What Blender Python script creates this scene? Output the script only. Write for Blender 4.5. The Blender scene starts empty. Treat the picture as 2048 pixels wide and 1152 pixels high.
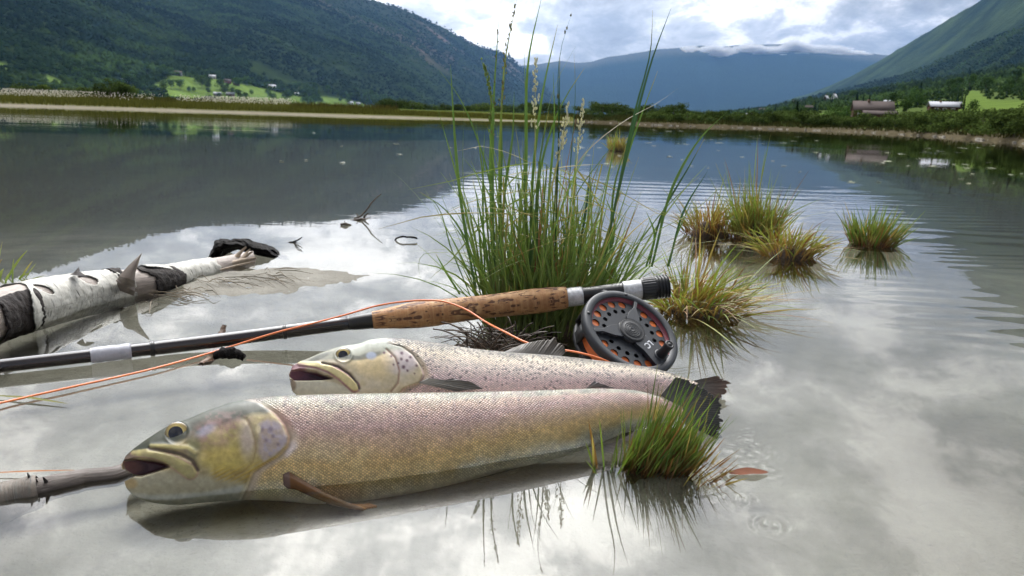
import bpy, bmesh, math, random
import numpy as np
from mathutils import Matrix, Vector

# ------------------------------------------------------------------ camera
W, H = 2048.0, 1152.0
LENS = 26.0
F = W * LENS / 36.0
CAM_H = 0.25
PITCH = math.radians(13.08)
ROLL = math.radians(1.85)
scene = bpy.context.scene
C = scene.collection
cam_data = bpy.data.cameras.new('camera')
cam = bpy.data.objects.new('camera', cam_data)
C.objects.link(cam)
cam_data.lens = LENS
cam_data.sensor_width = 36.0
cam_data.clip_start = 0.02
cam_data.clip_end = 40000.0
cam_data.dof.use_dof = True
cam_data.dof.focus_distance = 0.68
cam_data.dof.aperture_fstop = 22.0
RM = Matrix.Rotation(math.pi / 2 - PITCH, 3, 'X') @ Matrix.Rotation(ROLL, 3, 'Z')
cam.rotation_euler = RM.to_euler()
cam.location = (0, 0, CAM_H)
scene.camera = cam
RN = np.array(RM)
CP = np.array([0.0, 0.0, CAM_H])

# ------------------------------------------------------------------ light
SUN_AZ = math.radians(-8.0)      # the bright part of the cloud lies ahead, a little left
SUN_EL = math.radians(52.0)
sun_dir = np.array([math.sin(SUN_AZ) * math.cos(SUN_EL), math.cos(SUN_AZ) * math.cos(SUN_EL), math.sin(SUN_EL)])
world = bpy.data.worlds.new('World')
scene.world = world
world.use_nodes = True
nt = world.node_tree
nt.nodes.clear()


class NT:
    """tiny node-tree writer"""
    def __init__(s, tree): s.t = tree
    def n(s, kind, **kw):
        nd = s.t.nodes.new(kind)
        for k, v in kw.items():
            if k.startswith('i_'):
                nd.inputs[int(k[2:]) if k[2:].isdigit() else k[2:].replace('_', ' ')].default_value = v
            else:
                setattr(nd, k, v)
        return nd
    def l(s, a, b): s.t.links.new(a, b)
    def put(s, sock, v):
        if hasattr(v, 'is_linked') or isinstance(v, bpy.types.NodeSocket): s.t.links.new(v, sock)
        else: sock.default_value = v
    def math(s, op, a, b=0.0, c=None, clamp=False):
        m = s.n('ShaderNodeMath', operation=op, use_clamp=clamp)
        s.put(m.inputs[0], a); s.put(m.inputs[1], b)
        if c is not None: s.put(m.inputs[2], c)
        return m.outputs[0]
    def vmath(s, op, a, b=None):
        m = s.n('ShaderNodeVectorMath', operation=op)
        s.put(m.inputs[0], a)
        if b is not None: s.put(m.inputs[1], b)
        return m
    def ramp(s, fac, stops, interp='LINEAR'):
        r = s.n('ShaderNodeValToRGB')
        r.color_ramp.interpolation = interp
        e = r.color_ramp.elements
        while len(e) > 1: e.remove(e[-1])
        e[0].position = stops[0][0]; e[0].color = tuple(stops[0][1]) + (1,)
        for p, c in stops[1:]:
            q = e.new(p); q.color = tuple(c) + (1,)
        s.put(r.inputs[0], fac)
        return r.outputs[0]
    def rng(s, v, a, b, c=0.0, d=1.0, smooth=True):
        m = s.n('ShaderNodeMapRange')
        if smooth: m.interpolation_type = 'SMOOTHSTEP'
        s.put(m.inputs[0], v)
        for i, q in enumerate((a, b, c, d)): m.inputs[i + 1].default_value = q
        return m.outputs[0]
    def mix(s, fac, a, b, mode='MIX'):
        m = s.n('ShaderNodeMix', data_type='RGBA', blend_type=mode)
        s.put(m.inputs[0], fac); s.put(m.inputs[6], a); s.put(m.inputs[7], b)
        return m.outputs[2]
    def noise(s, vec, scale, detail=4.0, rough=0.55, dist=0.0, dim='3D'):
        m = s.n('ShaderNodeTexNoise', noise_dimensions=dim)
        if vec is not None: s.put(m.inputs['Vector'], vec)
        m.inputs['Scale'].default_value = scale
        m.inputs['Detail'].default_value = detail
        m.inputs['Roughness'].default_value = rough
        m.inputs['Distortion'].default_value = dist
        return m.outputs[0]


w = NT(nt)
tc = w.n('ShaderNodeTexCoord').outputs['Generated']
sky = w.n('ShaderNodeTexSky', sky_type='NISHITA', sun_disc=False)
sky.sun_elevation = SUN_EL
sky.sun_rotation = SUN_AZ
sky.altitude = 500
w.l(tc, sky.inputs[0])
sep = w.n('ShaderNodeSeparateXYZ'); w.l(tc, sep.inputs[0])
up = w.math('ABSOLUTE', sep.outputs[2])
den = w.math('ADD', up, 0.34)
pl = w.vmath('DIVIDE', tc)
cmb = w.n('ShaderNodeCombineXYZ')
for i in range(3): w.l(den, cmb.inputs[i])
w.l(cmb.outputs[0], pl.inputs[1])
mp = w.n('ShaderNodeMapping')
w.l(pl.outputs[0], mp.inputs[0])
mp.inputs['Location'].default_value = (7.35, 2.6, 0.0)
mp.inputs['Scale'].default_value = (1.15, 1.0, 0.0)
big = w.noise(mp.outputs[0], 1.9, 10.0, 0.6, 0.35)
fine = w.noise(mp.outputs[0], 6.5, 8.0, 0.62, 0.3)
dens = w.math('ADD', w.math('MULTIPLY', big, 0.68), w.math('MULTIPLY', fine, 0.32))
cover = w.rng(dens, 0.22, 0.32)
# thick parts of the cloud are greyer than the thin bright edges
shade = w.ramp(dens, [(0.38, (11.0, 10.8, 10.5)), (0.44, (9.4, 9.2, 9.0)), (0.475, (5.8, 5.8, 5.9)), (0.52, (4.2, 4.3, 4.45)), (0.57, (3.2, 3.3, 3.5)), (0.66, (2.3, 2.4, 2.6))])
dotn = w.vmath('DOT_PRODUCT', tc, tuple(sun_dir))
glow = w.math('ADD', w.math('MULTIPLY', w.math('POWER', w.math('MAXIMUM', dotn.outputs['Value'], 0.0), 8.0), 14.0), 0.48)
cloud = w.vmath('MULTIPLY', shade)
gc = w.n('ShaderNodeCombineXYZ')
for i in range(3): w.l(glow, gc.inputs[i])
w.l(gc.outputs[0], cloud.inputs[1])
skyc = w.mix(cover, sky.outputs[0], cloud.outputs[0])
bg = w.n('ShaderNodeBackground'); w.l(skyc, bg.inputs[0]); bg.inputs[1].default_value = 0.1
wo = w.n('ShaderNodeOutputWorld'); w.l(bg.outputs[0], wo.inputs[0])

sun_l = bpy.data.lights.new('sun', 'SUN')
sun = bpy.data.objects.new('sun', sun_l)
C.objects.link(sun)
sun_l.energy = 1.5
sun_l.angle = math.radians(14)
sun_l.color = (1.0, 0.96, 0.9)
sun.rotation_euler = Vector(tuple(-sun_dir)).to_track_quat('-Z', 'Y').to_euler()
sun.location = (0, 0, 30)

vs = scene.view_settings
vs.view_transform = 'Standard'
vs.look = 'None'
vs.exposure = 0.62
vs.gamma = 1.0
vs.use_curve_mapping = False
scene.cycles.use_denoising = True
scene.cycles.volume_bounces = 0
scene.cycles.transparent_max_bounces = 24
scene.cycles.max_bounces = 8

# ------------------------------------------------------------------ projection helpers (measuring the photo)
def rays(px, py):
    px = np.asarray(px, float); py = np.asarray(py, float)
    v = np.stack([(px - W / 2) / F, -(py - H / 2) / F, -np.ones_like(px)], -1)
    return v @ RN.T

def G(px, py, z=0.0):
    """point on the level z seen at a pixel"""
    r = rays(px, py)
    t = (z - CAM_H) / r[..., 2]
    return CP + r * t[..., None]

def D(px, py, d):
    """point at distance d along the optical axis"""
    return CP + rays(px, py) * np.asarray(d)[..., None]

def proj(P):
    v = (np.asarray(P) - CP) @ RN
    return W / 2 + F * v[..., 0] / -v[..., 2], H / 2 - F * v[..., 1] / -v[..., 2], -v[..., 2]

def azel(px, py):
    r = rays(px, py)
    return np.arctan2(r[..., 0], r[..., 1]), np.arctan2(r[..., 2], np.hypot(r[..., 0], r[..., 1]))

def depth_of(P): return float(-((np.asarray(P) - CP) @ RN)[2])

# ------------------------------------------------------------------ numpy noise
def _h(ix, iy, iz, seed):
    n = (ix * 374761393 + iy * 668265263 + iz * 2147483647 + seed * 1274126177) & 0xFFFFFFFF
    n = ((n ^ (n >> 13)) * 1274126177) & 0xFFFFFFFF
    n = (n ^ (n >> 16)) & 0xFFFFFFFF
    n = (n * 2246822519) & 0xFFFFFFFF
    return ((n ^ (n >> 15)) & 0xFFFFFF) / float(0xFFFFFF)

def vnoise(x, y, seed=0):
    x = np.asarray(x, float); y = np.asarray(y, float)
    ix = np.floor(x).astype(np.int64); iy = np.floor(y).astype(np.int64)
    fx = x - ix; fy = y - iy
    fx = fx * fx * (3 - 2 * fx); fy = fy * fy * (3 - 2 * fy)
    a = _h(ix, iy, 0, seed); b = _h(ix + 1, iy, 0, seed); c = _h(ix, iy + 1, 0, seed); d = _h(ix + 1, iy + 1, 0, seed)
    return (a * (1 - fx) + b * fx) * (1 - fy) + (c * (1 - fx) + d * fx) * fy

def fbm(x, y, octv=4, seed=0, gain=0.5):
    s = 0; a = 1; t = 0
    for i in range(octv):
        s = s + a * vnoise(x * 2 ** i + 17.3 * i, y * 2 ** i - 9.1 * i, seed + i)
        t += a; a *= gain
    return s / t

def sstep(a, b, x):
    t = np.clip((x - a) / (b - a), 0, 1)
    return t * t * (3 - 2 * t)

def srgb(*c):
    c = np.asarray(c, float) / 255.0
    return np.where(c <= 0.04045, c / 12.92, ((c + 0.055) / 1.055) ** 2.4)

def seg_dist(x, y, pts):
    """distance to a polyline and the parameter 0..1 of the nearest point"""
    best = np.full(np.shape(x), 1e9); tt = np.zeros(np.shape(x)); n = len(pts) - 1
    for i in range(n):
        ax, ay = pts[i]; bx, by = pts[i + 1]
        dx, dy = bx - ax, by - ay
        t = np.clip(((x - ax) * dx + (y - ay) * dy) / (dx * dx + dy * dy + 1e-12), 0, 1)
        d = np.hypot(x - ax - t * dx, y - ay - t * dy)
        m = d < best
        best = np.where(m, d, best); tt = np.where(m, (i + t) / n, tt)
    return best, tt

def in_poly(x, y, pts):
    x = np.asarray(x); inside = np.zeros(x.shape, bool)
    n = len(pts)
    for i in range(n):
        x1, y1 = pts[i]; x2, y2 = pts[(i + 1) % n]
        c = ((y1 > y) != (y2 > y)) & (x < (x2 - x1) * (y - y1) / (y2 - y1 + 1e-12) + x1)
        inside ^= c
    return inside

def poly_soft(x, y, pts, soft):
    d, _ = seg_dist(x, y, list(pts) + [pts[0]])
    s = np.where(in_poly(x, y, pts), d, -d)
    return sstep(-soft, soft, s)

# ------------------------------------------------------------------ mesh helpers
def tag(o, label=None, cat=None, group=None, kind=None):
    if label: o['label'] = label
    if cat: o['category'] = cat
    if group: o['group'] = group
    if kind: o['kind'] = kind
    return o

def link(name, me, mat=None, parent=None):
    o = bpy.data.objects.new(name, me)
    C.objects.link(o)
    if mat is not None and me is not None and len(me.materials) == 0: me.materials.append(mat)
    if parent is not None: o.parent = parent
    return o

def empty(name, loc=(0, 0, 0), rz=0.0):
    o = bpy.data.objects.new(name, None)
    C.objects.link(o)
    o.empty_display_size = 0.05
    o.location = tuple(float(v) for v in loc)
    o.rotation_euler[2] = rz
    return o

def mesh_np(name, V, Fc, col=None, attrs=None, uv=None, smooth=True):
    """V (n,3); Fc (m,k) array or list of such arrays"""
    V = np.asarray(V, np.float32)
    if not isinstance(Fc, list): Fc = [Fc]
    Fc = [np.asarray(f, np.int32) for f in Fc if len(f)]
    me = bpy.data.meshes.new(name)
    me.vertices.add(len(V)); me.vertices.foreach_set('co', V.ravel())
    idx = np.concatenate([f.ravel() for f in Fc])
    tot = np.concatenate([np.full(len(f), f.shape[1], np.int32) for f in Fc])
    st = np.concatenate([[0], np.cumsum(tot)[:-1]]).astype(np.int32)
    me.loops.add(len(idx)); me.loops.foreach_set('vertex_index', idx)
    me.polygons.add(len(tot)); me.polygons.foreach_set('loop_start', st)
    try: me.polygons.foreach_set('loop_total', tot)
    except Exception: pass
    if smooth: me.polygons.foreach_set('use_smooth', np.ones(len(tot), bool))
    if col is not None:
        a = me.color_attributes.new('Col', 'FLOAT_COLOR', 'POINT')
        c4 = np.ones((len(V), 4), np.float32); c4[:, :3] = col
        a.data.foreach_set('color', c4.ravel())
    for k, v in (attrs or {}).items():
        a = me.attributes.new(k, 'FLOAT', 'POINT')
        a.data.foreach_set('value', np.asarray(v, np.float32).ravel())
    if uv is not None:
        u = me.uv_layers.new(name='UVMap')
        u.data.foreach_set('uv', np.asarray(uv, np.float32)[idx].ravel())
    me.update(calc_edges=True)
    me.validate()
    return me

def grid_faces(nr, nc, wrap=False, flip=False):
    r = np.arange(nr - 1)[:, None]; c = np.arange(nc if wrap else nc - 1)[None, :]
    a = r * nc + c; b = r * nc + (c + 1) % nc
    d = a + nc; e = b + nc
    f = np.stack([a, b, e, d], -1).reshape(-1, 4)
    return f[:, ::-1] if flip else f

class MB:
    """collects pieces into one mesh"""
    def __init__(s): s.v = []; s.f = {}; s.c = []; s.n = 0
    def add(s, V, Fc, col=None):
        V = np.asarray(V, float)
        Fs = Fc if isinstance(Fc, list) else [Fc]
        for f in Fs:
            f = np.asarray(f)
            if len(f): s.f.setdefault(f.shape[1], []).append(f + s.n)
        s.v.append(V); s.n += len(V)
        cc = np.ones((len(V), 3)) * (1 if col is None else np.asarray(col))
        s.c.append(cc)
        return s
    def box(s, p0, p1, col=None, M=None):
        x0, y0, z0 = p0; x1, y1, z1 = p1
        V = np.array([[x, y, z] for z in (z0, z1) for x, y in ((x0, y0), (x1, y0), (x1, y1), (x0, y1))], float)
        if M is not None: V = V @ np.asarray(M)[:3, :3].T + np.asarray(M)[:3, 3]
        return s.add(V, np.array([[3, 2, 1, 0], [4, 5, 6, 7], [0, 1, 5, 4], [1, 2, 6, 5], [2, 3, 7, 6], [3, 0, 4, 7]]), col)
    def tube(s, pts, rad, k=8, col=None, cap=True):
        pts = np.asarray(pts, float); n = len(pts)
        rad = np.ones(n) * rad
        t = np.gradient(pts, axis=0); t /= np.linalg.norm(t, axis=1)[:, None] + 1e-12
        up_ = np.array([0, 0, 1.0]) if abs(t[0][2]) < 0.9 else np.array([1.0, 0, 0])
        a = np.cross(t, up_); a /= np.linalg.norm(a, axis=1)[:, None] + 1e-12
        b = np.cross(t, a)
        ph = np.arange(k) * 2 * math.pi / k
        V = pts[:, None, :] + rad[:, None, None] * (np.cos(ph)[None, :, None] * a[:, None, :] + np.sin(ph)[None, :, None] * b[:, None, :])
        V = V.reshape(-1, 3); Fs = [grid_faces(n, k, True)]
        if cap:
            Fs.append(np.array([list(range(k))])); Fs.append(np.array([[(n - 1) * k + i for i in range(k)][::-1]]))
        if col is not None and np.ndim(col) == 2: col = np.repeat(col, k, 0)
        return s.add(V, Fs, col)
    def ribbon(s, pts, width, side, col=None, fold=0.25):
        """a grass blade: three vertices across, folded along the middle"""
        pts = np.asarray(pts, float); n = len(pts)
        width = np.ones(n) * width
        side = np.ones((n, 3)) * np.asarray(side)
        t = np.gradient(pts, axis=0); t /= np.linalg.norm(t, axis=1)[:, None] + 1e-12
        side = side - t * np.sum(side * t, 1)[:, None]; side /= np.linalg.norm(side, axis=1)[:, None] + 1e-12
        nn = np.cross(t, side)
        V = np.stack([pts - side * width[:, None] / 2, pts + nn * width[:, None] * fold, pts + side * width[:, None] / 2], 1).reshape(-1, 3)
        if col is not None and np.ndim(col) == 2: col = np.repeat(col, 3, 0)
        return s.add(V, grid_faces(n, 3), col)
    def mesh(s, name, smooth=True):
        V = np.concatenate(s.v)
        return mesh_np(name, V, [np.concatenate(f) for f in s.f.values()], np.concatenate(s.c), smooth=smooth)
    def build(s, name, mat, parent=None, smooth=True):
        return link(name, s.mesh(name, smooth), mat, parent)

def recenter(me, loc):
    n = len(me.vertices); a = np.empty(n * 3, np.float32); me.vertices.foreach_get('co', a)
    a = a.reshape(-1, 3) - np.asarray(loc, np.float32); me.vertices.foreach_set('co', a.ravel()); me.update()

def pbsdf(name):
    m = bpy.data.materials.new(name); m.use_nodes = True
    t = NT(m.node_tree); b = m.node_tree.nodes['Principled BSDF']
    return m, t, b

def plain(name, col, rough=0.6, metal=0.0, nscale=0.0, namp=0.0, bump=0.0, bscale=200.0, bdist=0.001, attr=False, spec=0.5, coat=0.0):
    """a procedural material: base colour (or the Col attribute), noise tint, noise bump"""
    m, t, b = pbsdf(name)
    tcn = t.n('ShaderNodeTexCoord').outputs['Object']
    if attr:
        base = t.n('ShaderNodeAttribute', attribute_name='Col').outputs['Color']
        base = t.mix(1.0, base, tuple(col) + (1,), 'MULTIPLY')
    else:
        base = t.n('ShaderNodeRGB'); base.outputs[0].default_value = tuple(col) + (1,); base = base.outputs[0]
    if namp > 0:
        nz = t.noise(tcn, nscale, 5.0, 0.6)
        f = t.rng(nz, 0.25, 0.75, 1 - namp, 1 + namp, False)
        cc = t.n('ShaderNodeCombineXYZ')
        for i in range(3): t.l(f, cc.inputs[i])
        base = t.mix(1.0, base, cc.outputs[0], 'MULTIPLY')
    t.put(b.inputs['Base Color'], base)
    b.inputs['Roughness'].default_value = rough
    b.inputs['Metallic'].default_value = metal
    b.inputs['Specular IOR Level'].default_value = spec
    b.inputs['Coat Weight'].default_value = coat
    b.inputs['Coat Roughness'].default_value = 0.15
    if bump > 0:
        bp = t.n('ShaderNodeBump'); bp.inputs['Strength'].default_value = bump; bp.inputs['Distance'].default_value = bdist
        t.l(t.noise(tcn, bscale, 4.0, 0.6), bp.inputs['Height']); t.l(bp.outputs[0], b.inputs['Normal'])
    return m
rnd = random.Random(7)

# ================================================================== terrain and water
# sand bar, measured on the water level
BAR = [G(330, 596), G(430, 578), G(560, 556), G(720, 552), G(900, 545)]
BAR = [(float(p[0]), float(p[1])) for p in BAR]
MOUNDS = [(G(1090, 652), 0.05), (G(1395, 622), 0.04), (G(1500, 478), 0.05), (G(1415, 466), 0.03), (G(1590, 508), 0.03), (G(1745, 490), 0.03), (G(1325, 930), 0.022)]

def bed_z(x, y):
    """height of the silt bed"""
    r = np.hypot(x, y)
    z = -0.012 - 0.020 * sstep(0.2, 0.9, r) - 0.10 * sstep(1.3, 3.0, r) - 0.35 * sstep(2.5, 9, r) - 0.5 * sstep(9, 22, r)
    z = z + 0.006 * (fbm(x * 3.1 + 5, y * 3.1, 4, 3) - 0.5)
    d, t = seg_dist(x, y, BAR)
    wv = 0.030 + 0.09 * (fbm(x * 6, y * 6, 4, 9) - 0.5) + 0.09 * np.sin(np.clip(t * 1.2, 0, 1) * math.pi)
    m = sstep(wv + 0.13, wv - 0.05, d)
    top = 0.0010 + 0.004 * (fbm(x * 9, y * 9, 4, 21) - 0.5) + 0.0042 * (fbm(x * 90, y * 110, 2, 33) - 0.5)
    z = z * (1 - m) + top * m
    for p, rad in MOUNDS:
        q = np.hypot(x - p[0], y - p[1])
        z = z + (0.001 - z) * 0.85 * sstep(rad * 1.6, rad * 0.4, q)
    return z

def polar(rr, aa):
    R_, A_ = np.meshgrid(rr, aa, indexing='ij')
    return np.stack([R_ * np.sin(A_), R_ * np.cos(A_)], -1).reshape(-1, 2)

def geom(a, b, q):
    n = int(math.log(b / a) / math.log(q)) + 1
    return a * (b / a) ** (np.arange(n + 1) / n)

angs = np.radians(np.concatenate([np.arange(-180, -50, 5.0), np.arange(-50, 50, 0.16), np.arange(50, 180, 5.0)]))
rr = np.concatenate([[0.02], geom(0.25, 3.2, 1.0085), geom(3.3, 30, 1.03), geom(31, 9500, 1.12)])
# ripple rings spread from stems and twigs that stand in the water
RINGS = [(G(1497, 882), 0.5), (G(1535, 940), 0.6), (G(1520, 905), 0.6), (G(1540, 1050), 0.7), (G(1480, 1000), 0.4), (G(1400, 770), 0.4), (G(1455, 905), 0.5), (G(1600, 655), 0.35), (G(1475, 560), 0.3)]
LONG = [([(1460, 945), (1545, 940)], 0.9), ([(1440, 900), (1530, 897)], 0.7), ([(1445, 870), (1500, 860)], 0.6), ([(1390, 985), (1440, 975)], 0.7), ([(1450, 925), (1520, 918)], 0.6)]

def water_z(x, y):
    z = np.zeros_like(x)
    for p, a in RINGS:
        d = np.hypot(x - p[0], y - p[1])
        z += a * 0.00050 * np.cos(d * 2 * math.pi / 0.0075) * np.exp(-((d - 0.004) / 0.0075) ** 2)
    for pp, a in LONG:
        q = [tuple(G(*v)[:2]) for v in pp]
        d, _ = seg_dist(x, y, q)
        z += a * 0.00050 * np.cos(d * 2 * math.pi / 0.008) * np.exp(-(d / 0.008) ** 2)
    # long low ripples, calm near the camera
    r = np.hypot(x, y)
    ph = y * 2 * math.pi / 0.13 + 16.0 * fbm(x * 0.9, y * 1.6, 3, 71)
    reg = sstep(1.15, 1.7, y) * sstep(6.5, 2.8, r) * sstep(-0.45, 0.35, x) * sstep(1.9, 0.9, x - 0.3 * y)
    z += 0.00062 * reg * (np.sin(ph + x * 3.0) * sstep(0.3, 0.7, fbm(x * 2.1, y * 3, 3, 77)) + 0.6 * np.sin(y * 2 * math.pi / 0.075 - x * 8 + 14 * fbm(x * 1.4, y * 2.4, 3, 79)) * sstep(0.35, 0.75, fbm(x * 2.6 + 9, y * 3.4, 3, 83)) * 0.6)
    rg2 = sstep(0.42, 0.62, x) * sstep(0.72, 0.95, y) * sstep(2.0, 1.5, y)
    z += 0.00030 * rg2 * np.sin(y * 2 * math.pi / 0.055 + x * 6 + 22 * fbm(x * 1.6, y * 2.4, 3, 91)) * sstep(0.38, 0.75, fbm(x * 3, y * 5, 3, 93))
    return z

XY = polar(rr, angs)
nR, nA = len(rr), len(angs)
fW = grid_faces(nR, nA, True)
waterV = np.concatenate([XY, water_z(XY[:, 0], XY[:, 1])[:, None]], 1)

m, t, b = pbsdf('lake_water')
m.node_tree.nodes.remove(b)
out = m.node_tree.nodes['Material Output']
geo = t.n('ShaderNodeNewGeometry').outputs['Position']
sp = t.n('ShaderNodeSeparateXYZ'); t.l(geo, sp.inputs[0])
ln = t.vmath('LENGTH', geo).outputs['Value']
mpp = t.n('ShaderNodeMapping'); t.l(geo, mpp.inputs[0]); mpp.inputs['Scale'].default_value = (0.45, 1.0, 1.0)
h1 = t.noise(mpp.outputs[0], 9.0, 4.0, 0.6, 0.6)
h2 = t.noise(mpp.outputs[0], 1.2, 4.0, 0.55)
calm = t.rng(t.noise(mpp.outputs[0], 0.5, 3.0, 0.5), 0.40, 0.62)
a1 = t.math('MULTIPLY', t.rng(ln, 0.7, 2.6, 0.02, 0.5), h1)
a2 = t.math('MULTIPLY', t.rng(ln, 2.5, 14.0, 0.0, 1.6), h2)
hh = t.math('MULTIPLY', t.math('ADD', a1, a2), t.math('ADD', t.math('MULTIPLY', calm, 0.9), 0.25))
bp = t.n('ShaderNodeBump'); bp.inputs['Strength'].default_value = 1.0; bp.inputs['Distance'].default_value = 0.0011
t.l(hh, bp.inputs['Height'])
fr = t.n('ShaderNodeFresnel'); fr.inputs['IOR'].default_value = 1.42; t.l(bp.outputs[0], fr.inputs['Normal'])
gl = t.n('ShaderNodeBsdfGlossy'); gl.inputs['Roughness'].default_value = 0.0; gl.inputs['Color'].default_value = (0.98, 0.99, 1, 1)
t.l(bp.outputs[0], gl.inputs['Normal'])
tr = t.n('ShaderNodeBsdfTransparent'); tr.inputs['Color'].default_value = (0.93, 0.95, 0.92, 1)
mx = t.n('ShaderNodeMixShader')
t.l(fr.outputs[0], mx.inputs[0]); t.l(tr.outputs[0], mx.inputs[1]); t.l(gl.outputs[0], mx.inputs[2]); t.l(mx.outputs[0], out.inputs['Surface'])
M_WATER = m
water = link('lake_water', mesh_np('lake_water', waterV, fW), M_WATER)
tag(water, 'calm lake water mirroring the clouds and the valley sides', kind='structure')

rb = np.concatenate([[0.02], geom(0.25, 2.2, 1.011), geom(2.25, 30, 1.06), geom(32, 9500, 1.4)])
ab = np.radians(np.concatenate([np.arange(-180, -50, 5.0), np.arange(-50, 50, 0.3), np.arange(50, 180, 5.0)]))
XB = polar(rb, ab)
bedV = np.concatenate([XB, bed_z(XB[:, 0], XB[:, 1])[:, None]], 1)
m, t, b = pbsdf('silt')
geo = t.n('ShaderNodeNewGeometry').outputs['Position']
ln = t.vmath('LENGTH', geo).outputs['Value']
n1 = t.noise(geo, 6.0, 6.0, 0.6); n2 = t.noise(geo, 320.0, 3.0, 0.6); n3 = t.noise(geo, 28.0, 5.0, 0.65)
c1 = t.ramp(n1, [(0.3, (0.095, 0.088, 0.070)), (0.5, (0.150, 0.141, 0.118)), (0.72, (0.215, 0.205, 0.175))])
c1 = t.mix(t.rng(n3, 0.52, 0.75, 0, 0.5), c1, (0.075, 0.067, 0.048, 1))
c1 = t.mix(t.rng(n2, 0.58, 0.68, 0, 0.4), c1, (0.035, 0.03, 0.025, 1))
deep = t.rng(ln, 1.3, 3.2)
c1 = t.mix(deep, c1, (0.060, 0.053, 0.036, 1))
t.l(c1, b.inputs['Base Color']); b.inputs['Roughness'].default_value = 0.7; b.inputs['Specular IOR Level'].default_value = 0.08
b.inputs['Coat Weight'].default_value = 0.0; b.inputs['Coat Roughness'].default_value = 0.35
bp = t.n('ShaderNodeBump'); bp.inputs['Strength'].default_value = 0.7; bp.inputs['Distance'].default_value = 0.0018
t.l(t.math('ADD', n2, t.math('MULTIPLY', t.noise(geo, 110.0, 3.0, 0.6), 1.2)), bp.inputs['Height']); t.l(bp.outputs[0], b.inputs['Normal'])
M_SILT = m
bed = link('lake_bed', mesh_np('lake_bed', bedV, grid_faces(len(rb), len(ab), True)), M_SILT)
tag(bed, 'pale grey silt bed and the low wet sand bar', kind='structure')

# ------------------------------------------------------------------ mountains
def smooth_curve(px, pts):
    xs = [p[0] for p in pts]; ys = [p[1] for p in pts]
    return np.interp(px, xs, ys)

def sky_pts(pts):
    out_ = []
    for x, y in pts:
        a, e = azel(x, y); out_.append((float(a), float(e)))
    return out_

def land(name, az, rf, rr_, zf, el, mats, colfn, nrow=90, prof=1.0, amp=0.05, fs=1 / 400.0, seed=1, label=None, back=1.12):
    """a hillside as ground truth: for each bearing the distance of its foot and crest and the height of its crest"""
    az = np.asarray(az); n = len(az)
    t = np.linspace(0, 1, nrow)
    Rr = rf[None, :] * (1 - t[:, None]) + rr_[None, :] * t[:, None]
    zc = np.tan(el) * rr_ + CAM_H
    Z = zf[None, :] + (zc - zf)[None, :] * (t[:, None] ** prof)
    X = Rr * np.sin(az)[None, :]; Y = Rr * np.cos(az)[None, :]
    nz = fbm(X * fs, Y * fs, 6, seed, 0.55) - 0.5
    rid = np.abs(fbm(X * fs * 0.6 + 7, Y * fs * 0.6, 4, seed + 40) - 0.5)
    env = np.sin(np.clip(t, 0, 1) * math.pi)[:, None] ** 0.7
    Z = Z + env * amp * zc[None, :] * (nz * 1.6 - rid * 1.5)
    # crest: small relief only
    Z[-1] += (fbm(X[-1] * fs * 6, Y[-1] * fs * 6, 4, seed + 5) - 0.5) * zc * 0.035
    Rb = rr_ * back
    X = np.vstack([X, Rb * np.sin(az)]); Y = np.vstack([Y, Rb * np.cos(az)]); Z = np.vstack([Z, zc * 0.75])
    V = np.stack([X, Y, Z], -1).reshape(-1, 3)
    px, py, dd = proj(V)
    col = colfn(V, px, py, np.repeat(np.append(t, 1.0), n))
    me = mesh_np(name, V, grid_faces(nrow + 1, n, flip=True), col)
    o = link(name, me, mats)
    tag(o, label, kind='structure')
    return o, V, px, py

M_FOREST = plain('forest_floor', (1, 1, 1), 0.9, attr=True, nscale=0.02, namp=0.35, bump=0.8, bscale=0.04, bdist=12.0, spec=0.0)
M_GRASSLAND = plain('meadow', (1, 1, 1), 0.9, attr=True, nscale=0.15, namp=0.2, bump=0.6, bscale=0.6, bdist=0.6, spec=0.0)
C_FOR = srgb(26, 36, 20); C_FOR2 = srgb(42, 54, 28); C_ROCK = srgb(92, 80, 74); C_FIELD = srgb(84, 102, 50); C_DRY = srgb(138, 135, 84)

# --- left bank strip and the flat land behind it
bank_px = [(-900, 150), (-300, 203), (0, 212), (300, 221), (700, 233.5), (1040, 242.5), (1110, 243.5)]
azL = np.radians(np.concatenate([np.arange(-80, -38, 1.0), np.arange(-38, 4.3, 0.12)]))
sh = [(azel(x, y)[0], math.hypot(*G(x, y)[:2])) for x, y in bank_px]
shoreL = np.interp(azL, [s[0] for s in sh], [s[1] for s in sh])
footL = np.interp(azL, np.radians([-80, -36, -20, -8, 0, 4]), [500, 700, 1000, 1700, 3000, 4200])
steps = [(-0.5, -0.03), (0, 0.0), (0.6, 0.018), (1.6, 0.036), (2.6, 0.055), (3.4, 0.14), (6, 0.27), (14, 0.35), (40, 0.6)]
narrow = np.interp(azL, np.radians([-36, -12, 2]), [1.0, 0.8, 0.45])
rows = [shoreL + s * (narrow if s < 4 else 1) for s, z in steps] + [shoreL + (footL * 1.06 - shoreL) * q for q in (0.12, 0.25, 0.45, 0.7, 1.0)]
zz = [z for s, z in steps] + [1.0, 1.4, 2.0, 2.6, 2.5]
VL = []
for rw, z in zip(rows, zz):
    x = rw * np.sin(azL); y = rw * np.cos(azL)
    VL.append(np.stack([x, y, z * (narrow ** 1.3 if z < 0.3 else 1) + 0.05 * (fbm(x * 0.5, y * 0.5, 3, 5) - 0.5) * min(1, max(0, z) * 6)], -1))
VL = np.array(VL).reshape(-1, 3)
rowi = np.repeat(np.arange(len(rows)), len(azL))
colL = np.where((rowi < 5)[:, None], srgb(112, 107, 94), np.where((rowi < 8)[:, None], srgb(70, 72, 36), srgb(60, 72, 36)))
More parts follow.
